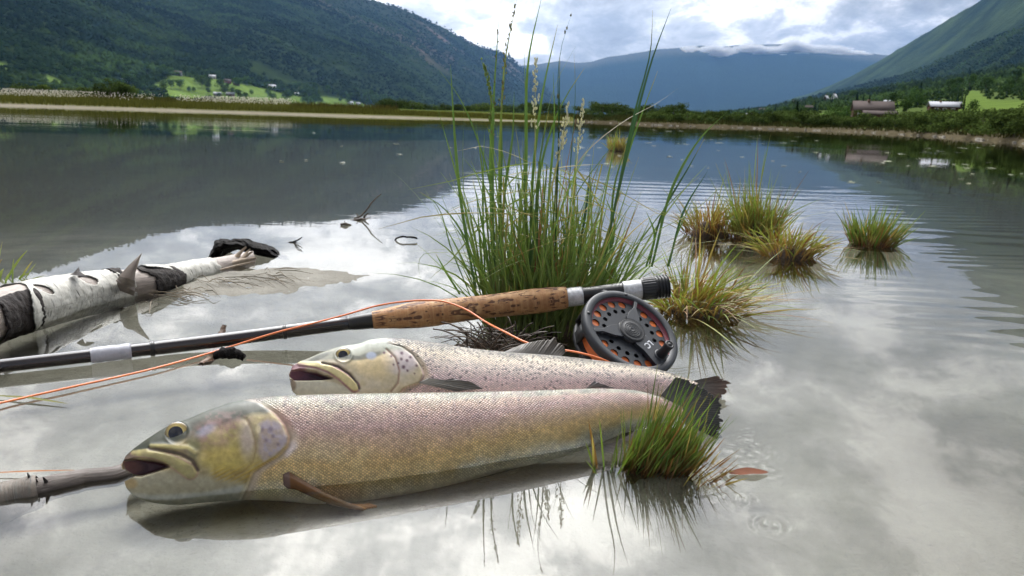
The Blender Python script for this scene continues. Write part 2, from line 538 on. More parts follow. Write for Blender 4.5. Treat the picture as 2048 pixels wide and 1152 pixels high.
bankL = link('left_bank', mesh_np('left_bank', VL, grid_faces(len(rows), len(azL), flip=True), colL), M_GRASSLAND)
tag(bankL, 'low left bank with a pale sand edge and flat grassland', kind='structure')

# --- left mountain
skyL = [(-1.40, 0.36), (-1.1, 0.30), (-0.8, 0.235), (math.radians(-35.5), math.radians(11.3)), (math.radians(-32.7), math.radians(10.8)), (math.radians(-29.7), math.radians(9.9)),
        (math.radians(-26.5), math.radians(8.9)), (math.radians(-23.2), math.radians(8.2)), (math.radians(-18), math.radians(8.35)), (math.radians(-14.8), math.radians(8.3))]
skyL += sky_pts([(740, 0), (790, 12), (830, 28), (870, 47), (905, 66), (940, 85), (975, 98), (1009, 110), (1042, 135), (1070, 158), (1098, 184), (1131, 214), (1170, 236)])
azM = np.radians(np.concatenate([np.arange(-80, -40, 1.5), np.arange(-40, 6.2, 0.14)]))
elM = np.interp(azM, [s[0] for s in skyL], [s[1] for s in skyL])
rfM = np.interp(azM, np.radians([-80, -36, -20, -8, 0, 6.2]), [500, 700, 1000, 1700, 3000, 4600])
rrM = np.interp(azM, np.radians([-80, -36, -20, -8, 0, 6.2]), [1400, 2300, 3000, 4300, 5600, 6400])
FIELDS_L = [[(300, 172), (345, 150), (470, 165), (560, 185), (640, 203), (700, 215), (760, 222), (600, 215), (420, 200), (340, 190)],
            [(400, 152), (470, 165), (560, 188), (640, 205), (560, 205), (470, 198), (430, 180)],
            [(630, 192), (700, 200), (755, 216), (720, 222), (660, 212)],
            [(-20, 122), (20, 130), (10, 138), (-20, 136)], [(95, 150), (130, 165), (110, 170), (90, 160)], [(140, 168), (160, 180), (140, 185)],
            [(230, 165), (300, 185), (310, 192), (260, 182)], [(330, 185), (420, 190), (430, 200), (350, 200)]]
def col_left(V, px, py, t):
    n1 = fbm(V[:, 0] / 90, V[:, 1] / 90, 5, 11); n2 = fbm(V[:, 0] / 500, V[:, 1] / 500, 4, 12)
    c = C_FOR * (1 - n1[:, None]) + C_FOR2 * n1[:, None]
    c = c * (0.8 + 0.5 * n2[:, None])
    rk = sstep(0.52, 0.66, fbm(V[:, 0] / 160 + V[:, 2] / 60, V[:, 1] / 160, 5, 14)) * sstep(0.35, 0.85, t) * sstep(500, 800, px)
    rk = np.clip(rk + 0.55 * poly_soft(px, py, [(770, 50), (830, 55), (900, 120), (905, 140), (860, 125), (800, 90)], 22) * sstep(0.35, 0.6, fbm(V[:, 0] / 70, V[:, 1] / 70, 4, 15)), 0, 1)
    c = c * (1 - rk[:, None]) + C_ROCK * rk[:, None]
    moor = sstep(0.75, 0.98, t)[:, None] * 0.5
    c = c * (1 - moor) + srgb(52, 56, 42) * moor
    for i, f in enumerate(FIELDS_L):
        k = poly_soft(px, py, f, 3.0)[:, None]
        c = c * (1 - k) + (C_FIELD * (0.85 + 0.3 * fbm(V[:, 0] / 25, V[:, 1] / 25, 3, 30 + i))[:, None]) * k
    return c
o, VLM, pxLM, pyLM = land('left_mountain', azM, rfM, rrM, np.full(len(azM), 2.0), elM, M_FOREST, col_left, 130, 1.15, 0.10, 1 / 520.0, 3, 'steep forested mountainside with scree patches on the left of the lake')

# --- far mountain
skyF = sky_pts([(900, 140), (1030, 132), (1075, 129), (1120, 122), (1150, 126), (1180, 124), (1215, 114), (1260, 108), (1330, 97), (1400, 92), (1440, 95), (1470, 90), (1530, 88), (1580, 86), (1640, 94), (1700, 104), (1776, 111), (1900, 130), (2048, 150)])
azF = np.radians(np.arange(-14, 44, 0.12))
elF = np.interp(azF, [s[0] for s in skyF], [s[1] for s in skyF])
def col_far(V, px, py, t):
    c = C_FOR * 0.9 + 0.35 * (fbm(V[:, 0] / 700, V[:, 1] / 700, 4, 60)[:, None] - 0.5) * C_FOR2
    mo = sstep(0.8, 0.97, t)[:, None]
    return np.clip(c * (1 - mo) + srgb(66, 66, 56) * mo, 0, 1)
land('far_mountain', azF, np.full(len(azF), 6500.0), np.full(len(azF), 9500.0), np.full(len(azF), 3.0), elF, M_FOREST, col_far, 60, 1.0, 0.05, 1 / 1400.0, 8, 'blue distant mountain closing the valley under the clouds')

# --- right side: high ridge, lower spur standing for the shaded slope, and the wooded foot with fields
skyR1 = sky_pts([(1440, 232), (1524, 214), (1574, 200), (1624, 186), (1699, 154), (1774, 113), (1820, 84), (1874, 53), (1920, 26), (1964, -2)]) + [(math.radians(32.5), math.radians(9.8)), (math.radians(35.8), math.radians(13.2)), (math.radians(45), math.radians(17)), (math.radians(70), math.radians(20))]
azR = np.radians(np.concatenate([np.arange(13, 42, 0.13), np.arange(42, 71, 1.5)]))
elR = np.interp(azR, [s[0] for s in skyR1], [s[1] for s in skyR1])
def col_r1(V, px, py, t):
    n1 = fbm(V[:, 0] / 110, V[:, 1] / 110, 5, 81)[:, None]
    n1 = np.clip((n1 - 0.5) * 2.2 + 0.5, 0, 1); c = srgb(50, 62, 40) * (1 - n1) + srgb(22, 32, 20) * n1
    lo = sstep(0.7, 0.3, t)[:, None]
    return c * (1 - lo) + C_FOR * lo
land('right_mountain', azR, np.interp(azR, np.radians([13, 25, 36, 70]), [4200, 2600, 1700, 900]), np.interp(azR, np.radians([13, 25, 36, 70]), [5600, 4200, 2900, 1700]), np.full(len(azR), 40.0), elR, M_FOREST, col_r1, 80, 1.0, 0.06, 1 / 450.0, 23, 'high mountain ridge rising on the right')
skyR2 = sky_pts([(1480, 232), (1574, 205), (1699, 176), (1824, 146), (1949, 91), (2048, 52), (2200, 5)]) + [(math.radians(50), math.radians(10)), (math.radians(70), math.radians(12))]  # crest traced along the shade boundary; the shade is put into shape and colour
az2 = np.radians(np.concatenate([np.arange(14, 43, 0.13), np.arange(43, 71, 1.5)]))
el2 = np.interp(az2, [s[0] for s in skyR2], [s[1] for s in skyR2])
def col_r2(V, px, py, t):
    n1 = fbm(V[:, 0] / 60, V[:, 1] / 60, 5, 91)[:, None]
    return C_FOR * 0.9 * (1 - n1) + C_FOR2 * 0.8 * n1
o, VR2, pxR2, pyR2 = land('right_shade_spur', az2, np.interp(az2, np.radians([14, 25, 36, 70]), [2500, 1500, 900, 700]), np.interp(az2, np.radians([14, 25, 36, 70]), [3900, 2500, 1650, 1100]), np.full(len(az2), 10.0), el2, M_FOREST, col_r2, 80, 1.0, 0.06, 1 / 300.0, 29, 'wooded spur shaped and darkened for the shaded slope below the right ridge')

edge_px = [(1040, 239.6), (1180, 244.5), (1300, 250), (1500, 256.5), (1700, 263.5), (1850, 272), (2048, 287), (2500, 345)]
se = [(azel(x, y)[0], math.hypot(*G(x, y)[:2])) for x, y in edge_px]
az3 = np.radians(np.concatenate([np.arange(0.2, 43, 0.13), np.arange(43, 71, 1.5)]))
shoreR = np.interp(az3, [s[0] for s in se], [s[1] for s in se]) * (1 + 0.05 * (fbm(az3 * 25, az3 * 0, 3, 55) - 0.5))
skyR3 = sky_pts([(1040, 232), (1180, 236), (1374, 234), (1524, 220), (1674, 193), (1874, 160), (2048, 132)]) + [(math.radians(50), math.radians(6)), (math.radians(70), math.radians(8))]
el3 = np.interp(az3, [s[0] for s in skyR3], [s[1] for s in skyR3])
top3 = np.interp(az3, np.radians([0, 6, 14, 25, 36, 70]), [1500, 1500, 1500, 1150, 900, 700])
FIELDS_R = [[(1585, 240), (1640, 226), (1700, 222), (1704, 246), (1640, 247)], [(1872, 226), (1925, 214), (1970, 200), (2048, 200), (2048, 232), (1950, 240), (1875, 238)],
            [(1915, 212), (1940, 180), (1958, 182), (1985, 205), (1940, 222)], [(1770, 205), (1810, 200), (1800, 214)]]
def R3_rows():
    st = [(-0.4, -0.05), (0.0, 0.0), (0.5, 0.08), (1.2, 0.16), (2.5, 0.26), (6, 0.45), (15, 0.8), (35, 1.6)]
    lowf = np.interp(az3, np.radians([2, 8, 16, 26]), [0.12, 0.18, 0.45, 1.0])
    rows_ = [shoreR + s for s, z in st]; z_ = [np.full(len(az3), z) * (1 if z < 0.2 else lowf ** 0.8) for s, z in st]
    r0 = shoreR + 35; zt = np.tan(el3) * top3
    for q in np.linspace(0, 1, 50)[1:]:
        rows_.append(r0 + (top3 - r0) * q); z_.append(1.6 * lowf ** 0.8 + np.maximum(zt - 1.6, 0.3) * q ** 1.25)
    return np.array(rows_), np.array(z_)
r3, z3 = R3_rows()
X3 = r3 * np.sin(az3); Y3 = r3 * np.cos(az3)
z3 = z3 + (fbm(X3 / 60, Y3 / 60, 4, 66) - 0.5) * np.clip(z3, 0, 30) * 0.12 + (fbm(X3 * 1.2, Y3 * 1.2, 3, 67) - 0.5) * 0.1 * (z3 > 0.1)
V3 = np.stack([X3, Y3, z3], -1).reshape(-1, 3)
px3, py3, _ = proj(V3)
row3 = np.repeat(np.arange(len(r3)), len(az3))
c3 = np.where((row3 < 4)[:, None], srgb(70, 64, 50), srgb(64, 76, 42) * np.ones((len(V3), 3)))
n3 = fbm(V3[:, 0] / 30, V3[:, 1] / 30, 4, 68)[:, None]
c3 = c3 * (0.7 + 0.6 * n3)
fieldR = np.zeros(len(V3))
for f in FIELDS_R:
    k = poly_soft(px3, py3, f, 3.5); fieldR = np.maximum(fieldR, k)
c3 = c3 * (1 - fieldR[:, None]) + C_FIELD * 0.85 * fieldR[:, None]
fa = sstep(4000, 0, px3)
ob = link('right_bank', mesh_np('right_bank', V3, grid_faces(len(r3), len(az3), flip=True), c3), M_GRASSLAND)
tag(ob, 'right shore rising in meadows and woods from a stony waterline', kind='structure')

# ------------------------------------------------------------------ haze
m = bpy.data.materials.new('haze'); m.use_nodes = True
t = NT(m.node_tree); m.node_tree.nodes.remove(m.node_tree.nodes['Principled BSDF'])
pv = t.n('ShaderNodeVolumePrincipled'); pv.inputs['Color'].default_value = (0.26, 0.52, 1.0, 1); pv.inputs['Density'].default_value = 0.34e-4; pv.inputs['Anisotropy'].default_value = 0.2
t.l(pv.outputs[0], m.node_tree.nodes['Material Output'].inputs['Volume'])
hz = MB().box((-9900, -9900, -3.0), (9900, 11500, 1400)).build('haze', m, smooth=False)
# the lake sheets must stay inside the box
for o in (water, bed):
    pass
tag(hz, 'thin blue valley haze', kind='stuff')

# ================================================================== the two trout
A0 = G(255, 990); B0 = G(1335, 858)
UAX = (B0 - A0) / np.linalg.norm(B0 - A0)
NH = np.array([UAX[1], -UAX[0], 0.0])
if NH[1] > 0: NH = -NH
TILT = math.radians(27)
DAX = math.cos(TILT) * np.array([0, 0, 1.0]) - math.sin(TILT) * NH      # towards the back fin
NAX = math.cos(TILT) * NH + math.sin(TILT) * np.array([0, 0, 1.0])      # out of the flank

class Plane:
    def __init__(s, O): s.O = np.asarray(O, float)
    def hit(s, px, py):
        r = rays(px, py)
        t = ((s.O - CP) @ NAX) / (r @ NAX)
        return CP + r * t[..., None]
    def uv(s, P):
        q = P - s.O
        return np.stack([q @ UAX, q @ DAX], -1)

def ci(x, pts):
    """smooth monotone-ish interpolation through traced points"""
    xs = np.array([p[0] for p in pts], float); ys = np.array([p[1] for p in pts], float)
    d = np.gradient(ys, xs) if len(xs) > 2 else np.zeros(len(xs))
    i = np.clip(np.searchsorted(xs, x) - 1, 0, len(xs) - 2)
    h = xs[i + 1] - xs[i]; t = np.clip((x - xs[i]) / h, 0, 1)
    return (2 * t**3 - 3 * t**2 + 1) * ys[i] + (t**3 - 2 * t**2 + t) * h * d[i] + (-2 * t**3 + 3 * t**2) * ys[i + 1] + (t**3 - t**2) * h * d[i + 1]

def fish_material():
    m, t, b = pbsdf('trout_skin')
    col = t.n('ShaderNodeAttribute', attribute_name='Col').outputs['Color']
    sc = t.n('ShaderNodeAttribute', attribute_name='scales').outputs['Fac']
    spk = t.n('ShaderNodeAttribute', attribute_name='speck').outputs['Fac']
    uvn = t.n('ShaderNodeUVMap').outputs[0]
    nzv = t.n('ShaderNodeTexNoise'); nzv.inputs['Scale'].default_value = 60.0; nzv.inputs['Detail'].default_value = 2.0
    t.l(uvn, nzv.inputs['Vector'])
    off = t.vmath('SCALE', nzv.outputs[1]); off.inputs[3].default_value = 0.0022
    uv2 = t.vmath('ADD', uvn, off.outputs[0]).outputs[0]
    mp_ = t.n('ShaderNodeMapping'); t.l(uv2, mp_.inputs[0])
    mp_.inputs['Rotation'].default_value = (0, 0, math.radians(45)); 
    pre = t.n('ShaderNodeMapping'); t.l(uv2, pre.inputs[0]); pre.inputs['Scale'].default_value = (0.85, 1.1, 1.0)
    t.l(pre.outputs[0], mp_.inputs[0])
    v = t.n('ShaderNodeTexVoronoi', voronoi_dimensions='2D', feature='F1'); v.inputs['Scale'].default_value = 620.0; v.inputs['Randomness'].default_value = 0.38
    t.l(mp_.outputs[0], v.inputs['Vector'])
    v2 = t.n('ShaderNodeTexVoronoi', voronoi_dimensions='2D', feature='DISTANCE_TO_EDGE'); v2.inputs['Scale'].default_value = 620.0; v2.inputs['Randomness'].default_value = 0.38
    t.l(mp_.outputs[0], v2.inputs['Vector'])
    sepc = t.n('ShaderNodeSeparateColor'); t.l(v.outputs['Color'], sepc.inputs[0])
    edge = t.rng(v2.outputs['Distance'], 0.0, 0.26, 0.58, 1.14)
    var = t.math('ADD', t.math('MULTIPLY', sepc.outputs[0], 0.42), 0.80)
    k = t.math('MULTIPLY', edge, var)
    k = t.math('ADD', t.math('MULTIPLY', t.math('SUBTRACT', k, 1.0), sc), 1.0)
    cc = t.n('ShaderNodeCombineXYZ')
    for i in range(3): t.l(k, cc.inputs[i])
    base = t.mix(1.0, col, cc.outputs[0], 'MULTIPLY')
    dark = t.math('MULTIPLY', t.math('LESS_THAN', sepc.outputs[1], spk), t.rng(v2.outputs['Distance'], 0.02, 0.12))
    base = t.mix(t.math('MULTIPLY', dark, 0.70), base, (0.035, 0.03, 0.035, 1))
    fn = t.noise(uvn, 240.0, 4.0, 0.65)
    f = t.rng(fn, 0.2, 0.8, 0.80, 1.2, False)
    cc = t.n('ShaderNodeCombineXYZ')
    for i in range(3): t.l(f, cc.inputs[i])
    base = t.mix(1.0, base, cc.outputs[0], 'MULTIPLY')
    hs_ = t.n('ShaderNodeHueSaturation'); hs_.inputs['Saturation'].default_value = 0.97; hs_.inputs['Value'].default_value = 1.14; t.l(base, hs_.inputs['Color']); base = hs_.outputs[0]
    t.l(base, b.inputs['Base Color'])
    b.inputs['Roughness'].default_value = 0.36
    b.inputs['Specular IOR Level'].default_value = 0.35
    t.l(t.math('ADD', t.math('MULTIPLY', sc, 0.20), 0.10), b.inputs['Coat Weight']); t.l(t.math('ADD', t.math('MULTIPLY', sc, -0.12), 0.48), b.inputs['Roughness']); b.inputs['Coat Roughness'].default_value = 0.09
    b.inputs['Subsurface Weight'].default_value = 0.06
    b.inputs['Subsurface Radius'].default_value = (0.004, 0.002, 0.001)
    b.inputs['Subsurface Scale'].default_value = 0.5
    hgt = t.math('ADD', t.math('MULTIPLY', t.math('MULTIPLY', t.rng(v2.outputs['Distance'], 0.0, 0.4), sc), 1.0), t.math('MULTIPLY', fn, 0.35))
    bp_ = t.n('ShaderNodeBump'); bp_.inputs['Strength'].default_value = 0.9; bp_.inputs['Distance'].default_value = 0.00045
    t.l(hgt, bp_.inputs['Height']); t.l(bp_.outputs[0], b.inputs['Normal'])
    t.l(bp_.outputs[0], b.inputs['Coat Normal'])
    return m
M_FISH = fish_material()
M_EYE = plain('fish_eye', (1, 1, 1), 0.08, attr=True, coat=1.0, nscale=900, namp=0.15)

def fin_material():
    m, t, b = pbsdf('fin_membrane')
    col = t.n('ShaderNodeAttribute', attribute_name='Col').outputs['Color']
    t.l(col, b.inputs['Base Color']); b.inputs['Roughness'].default_value = 0.4; b.inputs['Specular IOR Level'].default_value = 0.3
    b.inputs['Coat Weight'].default_value = 0.15; b.inputs['Coat Roughness'].default_value = 0.1
    tl = t.n('ShaderNodeBsdfTranslucent'); t.l(col, tl.inputs[0])
    mx = t.n('ShaderNodeMixShader'); mx.inputs[0].default_value = 0.25
    t.l(b.outputs[0], mx.inputs[1]); t.l(tl.outputs[0], mx.inputs[2]); t.l(mx.outputs[0], m.node_tree.nodes['Material Output'].inputs['Surface'])
    return m
M_FIN = fin_material()

def blob(x, y, cx, cy, rx, ry, rot=0.0, soft=0.35):
    a = math.radians(rot); u = (x - cx) * math.cos(a) + (y - cy) * math.sin(a); v = -(x - cx) * math.sin(a) + (y - cy) * math.cos(a)
    return sstep(1 + soft, 1 - soft, np.hypot(u / rx, v / ry))

def mixc(c, k, col):
    return c * (1 - k[..., None]) + np.asarray(col) * k[..., None]

def fish(label, plane, top, bot, ht, headfn, notch, eye, nx=470, nf=120, nb=20, name='trout'):
    root = empty(name, G(*((top[0][0] + top[-1][0]) / 2 * np.array([1, 0]) + np.array([0, bot[len(bot) // 2][1]]))))
    tag(root, label, 'fish', 'caught trout lying in the shallows')
    ro = np.array(root.location)
    x0, x1 = top[0][0], top[-1][0]
    q = np.linspace(0, 1, nx)
    s = np.where(q < 0.12, (q / 0.12) ** 1.8 * 0.06, 0.06 + (q - 0.12) / 0.88 * 0.94)
    xs = x0 + (x1 - x0) * s
    T = ci(xs, top); Bm = ci(xs, bot)
    # round the tip of the snout
    hh = (Bm - T) / 2; cc = (Bm + T) / 2
    rd = np.sqrt(np.clip((xs - x0 + 0.3) / 9.0, 0, 1) * (2 - np.clip((xs - x0 + 0.3) / 9.0, 0, 1)))
    hh = hh * rd
    hts = ci(xs, ht) * np.sqrt(np.clip((xs - x0 + 0.2) / 60.0, 0, 1)) 
    ph = np.concatenate([np.linspace(0, math.pi, nf, endpoint=False), np.linspace(math.pi, 2 * math.pi, nb, endpoint=False)])
    PX = xs[:, None] + 0 * ph[None, :]
    PY = cc[:, None] - hh[:, None] * np.cos(ph)[None, :]
    sn = np.sin(ph)
    wid = np.sign(sn) * np.abs(sn) ** 0.82
    Wd = hts[:, None] * wid[None, :]
    P = plane.hit(PX, PY)
    uv = plane.uv(P)
    front = (sn > 1e-6)[None, :] & (PX > -1)
    QX, QY, _ = proj(P + NAX * np.maximum(Wd, 0)[..., None])     # where the rounded flank is really seen
    QX = np.where(front, QX, PX); QY = np.where(front, QY, PY)
    col, scales, speck, dz = headfn(QX, QY, (PY - T[:, None]) / (Bm - T)[:, None])
    lim = np.clip(np.abs(sn), 0, 1)[None, :] ** 0.6
    dzz = np.where(front, dz, dz * 0.6) * lim
    Wd = Wd + dzz * np.where(front, 1.0, -1.0)
    Wd = np.where(front, np.maximum(Wd, 0.0002), np.minimum(Wd, 0.0))
    V = (P + NAX * Wd[..., None]).reshape(-1, 3)
    nph = len(ph)
    Fc = grid_faces(nx, nph, True)
    cx = PX.reshape(-1)[Fc].mean(1); cy = PY.reshape(-1)[Fc].mean(1)
    Fc = Fc[~in_poly(cx, cy, notch)]
    # close the tail end
    end = np.array([[(nx - 1) * nph + i for i in range(nph)]])
    me = mesh_np('trout_body', V - ro, [Fc, end], col.reshape(-1, 3), {'scales': scales.ravel(), 'speck': speck.ravel()}, uv.reshape(-1, 2))
    body = link('body', me, M_FISH, root)
    # eye
    ex, ey, er, ew = eye
    k_ = int(np.argmin(np.hypot(QX - ex, QY - ey) + (~front) * 1e6)); i, j = divmod(k_, nph)
    c = V.reshape(nx, nph, 3)[i, j]
    sc_ = depth_of(c) / F
    n_ = 40
    th = np.linspace(0, math.pi / 2, 22); fi = np.linspace(0, 2 * math.pi, n_, endpoint=False)
    Rw = er * sc_
    Vx = np.stack([np.outer(np.sin(th), np.cos(fi)) * Rw, np.outer(np.sin(th), np.sin(fi)) * Rw * ew, np.outer(np.cos(th), np.ones(n_)) * Rw * 0.34], -1).reshape(-1, 3)
    ce = c - NAX * 0.0012
    Vw = Vx[:, :1] * UAX + Vx[:, 1:2] * DAX + Vx[:, 2:] * NAX
    tt = np.repeat(th, n_)
    ir = mixc(np.ones((len(tt), 3)) * srgb(176, 154, 92), sstep(0.75, 1.15, tt), srgb(120, 104, 66))
    ir = mixc(ir, sstep(0.72, 0.6, tt) , srgb(214, 196, 130))
    ir = mixc(ir, sstep(1.3, 1.5, tt), srgb(50, 50, 40))
    eo = link('eye', mesh_np('trout_eye', Vw + ce - ro, grid_faces(22, n_, True), ir), M_EYE, root)
    th = np.linspace(0, 0.64, 8)
    Vx = np.stack([np.outer(np.sin(th), np.cos(fi)) * Rw + er * sc_ * -0.06, np.outer(np.sin(th), np.sin(fi)) * Rw * ew, np.outer(np.cos(th), np.ones(n_)) * Rw * 0.34 + 0.00025], -1).reshape(-1, 3)
    Vw = Vx[:, :1] * UAX + Vx[:, 1:2] * DAX + Vx[:, 2:] * NAX
    link('pupil', mesh_np('trout_pupil', Vw + ce - ro, grid_faces(8, n_, True), np.ones((len(Vw), 3)) * srgb(14, 16, 30)), M_EYE, eo)
    return root, ro, V.reshape(nx, nph, 3), xs, PY, nf

def surface_off(fishd, px, py):
    """how far the flank stands out of the middle plane at a pixel"""
    root, ro, V, xs, PY, nf = fishd
    i = int(np.argmin(np.abs(xs - px))); j = int(np.argmin(np.abs(PY[i, :nf] - py)))
    return V[i, j]

def fin(name, fishd, plane, rootl, tipl, col_root, col_tip, offr, offt, rays_n=14, parent=None, nx=60, ny=26, curl=0.0, ragged=0.12, thick=0.0006, seed=1):
    """a rayed fin between a root line and an edge line (traced), offr/offt: metres out of the fish's middle plane"""
    u = np.linspace(0, 1, nx); v = np.linspace(0, 1, ny)
    def along(pts, s):
        pts = np.asarray(pts, float); k = np.concatenate([[0], np.cumsum(np.hypot(*np.diff(pts, axis=0).T))]); k /= k[-1]
        return np.stack([np.interp(s, k, pts[:, 0]), np.interp(s, k, pts[:, 1])], -1)
    a = along(rootl, u); b_ = along(tipl, u)
    rag = 1 - ragged * 1.6 * fbm(u * rays_n * 0.8, u * 0, 3, seed, 0.7)
    Vv = v[None, :, None] * rag[:, None, None]
    p = a[:, None, :] * (1 - Vv) + b_[:, None, :] * Vv
    P = plane.hit(p[..., 0], p[..., 1])
    ray = np.cos(u * 2 * math.pi * rays_n)[:, None] * (0.35 + 0.65 * v[None, :])
    off = (offr + (offt - offr) * v)[None, :] + curl * np.sin(v * math.pi)[None, :] + 0.00016 * ray + 0.0025 * (fbm(u * 4, u * 0, 2, seed + 3) - 0.5)[:, None] * v[None, :]
    A = P + NAX * off[..., None]; Bk = A - NAX * thick
    V = np.concatenate([A.reshape(-1, 3), Bk.reshape(-1, 3)]) - fishd[1]
    f1 = grid_faces(nx, ny); f2 = grid_faces(nx, ny, flip=True) + nx * ny
    rim = [i * ny for i in range(nx)] + [(nx - 1) * ny + j for j in range(1, ny)] + [i * ny + ny - 1 for i in range(nx - 2, -1, -1)] + [j for j in range(ny - 2, 0, -1)]
    rim = np.array(rim); r2 = np.roll(rim, -1)
    f3 = np.stack([rim, r2, r2 + nx * ny, rim + nx * ny], -1)
    c = np.asarray(col_root) * (1 - v[None, :, None]) + np.asarray(col_tip) * v[None, :, None]
    c = c * (1 + 0.22 * ray[..., None]) * (0.75 + 0.5 * fbm(u[:, None] * 18 + 0 * v[None, :], v[None, :] * 6 + 0 * u[:, None], 3, seed + 9)[..., None])
    c = np.tile(c.reshape(-1, 3), (2, 1))
    return link(name, mesh_np(name, V, [f1, f2, f3], c), M_FIN, parent or fishd[0])

# ---- front trout
PL1 = Plane(A0 + DAX * 0.002)
ns = lambda x, y, s, o=4, seed=0: fbm(x / s, y / s, o, seed)

def speck_noise(x, y, s, seed): return ns(x, y, s, 2, seed)

def head1(x, y, v):
    n = ns(x, y, 30, 5, 100); n2 = ns(x, y, 9, 3, 101); n4 = ns(x, y, 90, 3, 109)
    # flank: grey back, mauve upper side, ochre lower side, pale belly
    st = [(0.0, srgb(122, 124, 110)), (0.08, srgb(160, 152, 134)), (0.17, srgb(172, 146, 128)), (0.32, srgb(168, 134, 126)), (0.48, srgb(184, 152, 122)), (0.66, srgb(198, 166, 108)), (0.80, srgb(200, 176, 124)), (0.90, srgb(212, 204, 176)), (1.0, srgb(216, 214, 204))]
    # the mauve gives way to ochre towards the tail
    vv = v + 0.10 * sstep(800, 1200, x) * (v > 0.1) + (n - 0.5) * 0.16
    c = np.stack([np.interp(vv, [q[0] for q in st], [q[1][k] for q in st]) for k in range(3)], -1)
    c = c * (0.93 + 0.34 * (n2 - 0.5) + 0.30 * (ns(x, y, 48, 4, 160) - 0.5))[..., None]
    c = mixc(c, 0.35 * sstep(0.5, 0.68, ns(x, y, 13, 4, 161)) * sstep(0.5, 0.1, v), srgb(112, 86, 92))
    c = mixc(c, 0.35 * sstep(0.5, 0.75, n4) * sstep(0.3, 0.6, v), srgb(200, 186, 140))
    c = mixc(c, 0.55 * poly_soft(x, y, [(1150, 868), (1240, 845), (1345, 838), (1345, 860), (1240, 868), (1180, 885)], 14), srgb(84, 84, 62))
    op = [(486, 800), (516, 806), (546, 826), (567, 850), (576, 874), (573, 894), (553, 914), (528, 928), (502, 946), (490, 975), (470, 1015)]
    edge_x = np.interp(y, [p[1] for p in op], [p[0] for p in op])
    hd = sstep(3, -3, x - edge_x)                       # 1 on the head side of the gill cover's edge
    scales = sstep(6, 30, x - edge_x) * sstep(1.0, 0.90, v)
    # head skin
    h = np.ones_like(c) * srgb(160, 146, 106)
    h = mixc(h, 0.55 * sstep(0.45, 0.7, ns(x, y, 15, 5, 140)), srgb(120, 104, 72))
    h = mixc(h, 0.75 * sstep(0.35, 0.62, ns(x, y, 26, 4, 104)) * blob(x, y, 440, 880, 70, 60), srgb(168, 140, 126))
    h = mixc(h, blob(x, y, 450, 905, 55, 38, 0, 0.5) * 0.6, srgb(176, 160, 84))
    # dark top of the head, running from the snout over the eye
    tl = np.interp(x, [244, 283, 330, 380, 430, 480, 530, 600], [925, 905, 894, 882, 855, 838, 828, 800])
    dk = sstep(7, -9, y - tl + (n - 0.5) * 16)
    h = mixc(h, dk * 0.96, srgb(46, 52, 42))
    h = mixc(h, dk * sstep(0.10, 0.0, v) * 0.35 * sstep(330, 450, x), srgb(112, 118, 112))  # highlight along the top of the head, painted into the skin colour
    h = mixc(h, 0.5 * sstep(0.5, 0.62, ns(x, y, 7, 3, 110)) * blob(x, y, 455, 842, 50, 20), srgb(110, 84, 80))
    # jaws and throat
    th_ = np.interp(x, [244, 340, 400, 440, 480, 530, 600], [930, 940, 948, 952, 962, 975, 985])
    h = mixc(h, sstep(-6, 12, y - th_), srgb(158, 150, 124))
    th2 = np.interp(x, [244, 300, 400, 500, 560, 600], [985, 992, 988, 970, 985, 1000])
    h = mixc(h, sstep(-8, 6, y - th2) * 0.8, srgb(184, 186, 176))
    h = mixc(h, 0.6 * blob(x, y, 262, 967, 14, 10), srgb(170, 138, 76))
    # yellow gill membranes in streaks
    dY, tY = seg_dist(x, y, [(440, 946), (490, 948), (540, 928), (572, 905), (600, 925)])
    stre = 0.6 + 0.4 * np.sin((y + 0.55 * x) * 0.75)
    h = mixc(h, sstep(26, 5, dY) * stre * 0.9, srgb(172, 142, 44))
    dY2, _ = seg_dist(x, y, [(495, 990), (520, 955), (560, 935)])
    h = mixc(h, sstep(22, 4, dY2) * stre * 0.8, srgb(176, 152, 66))
    # opercle patch: lilac with pale edges and dark spots
    ok = poly_soft(x, y, [(516, 850), (535, 838), (558, 846), (573, 866), (574, 884), (560, 902), (528, 922), (516, 905), (519, 880)], 6)
    h = mixc(h, ok * 0.85, srgb(170, 152, 144)); h = mixc(h, ok * sstep(0.4, 0.65, n2) * 0.6, srgb(142, 136, 152))
    for sx, sy, r in ((524, 859, 4.5), (541, 859, 4.5), (532, 881, 4), (546, 873, 3.5), (556, 889, 3)):
        h = mixc(h, blob(x, y, sx, sy, r, r, 0, 0.9) * 0.7, srgb(92, 74, 92))
    h = mixc(h, blob(x, y, 517, 858, 5, 8) * 0.7, srgb(215, 200, 160))
    h = mixc(h, 0.75 * blob(x, y, 432, 866, 44, 24, -12, 0.6) * sstep(0.3, 0.6, ns(x, y, 12, 4, 170)), srgb(142, 108, 104))
    h = mixc(h, 0.6 * blob(x, y, 412, 862, 20, 9, -30, 0.6), srgb(140, 140, 160))
    h = mixc(h, 0.6 * blob(x, y, 388, 898, 13, 28, 0, 0.6), srgb(112, 116, 84))
    h = mixc(h, 0.55 * blob(x, y, 455, 918, 52, 22, 0, 0.5), srgb(182, 160, 70))
    h = mixc(h, 0.5 * blob(x, y, 494, 880, 14, 34, 0, 0.6), srgb(182, 168, 166))
    # pre-opercle crease, its shade painted as a brown line
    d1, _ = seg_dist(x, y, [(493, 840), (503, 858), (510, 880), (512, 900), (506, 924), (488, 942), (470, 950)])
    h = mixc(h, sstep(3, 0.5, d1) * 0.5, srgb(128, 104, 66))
    # maxilla
    dm, tm = seg_dist(x, y, [(268, 907), (290, 906), (314, 909), (340, 919), (362, 932), (381, 944)])
    mw = 6.5 + 8.5 * tm
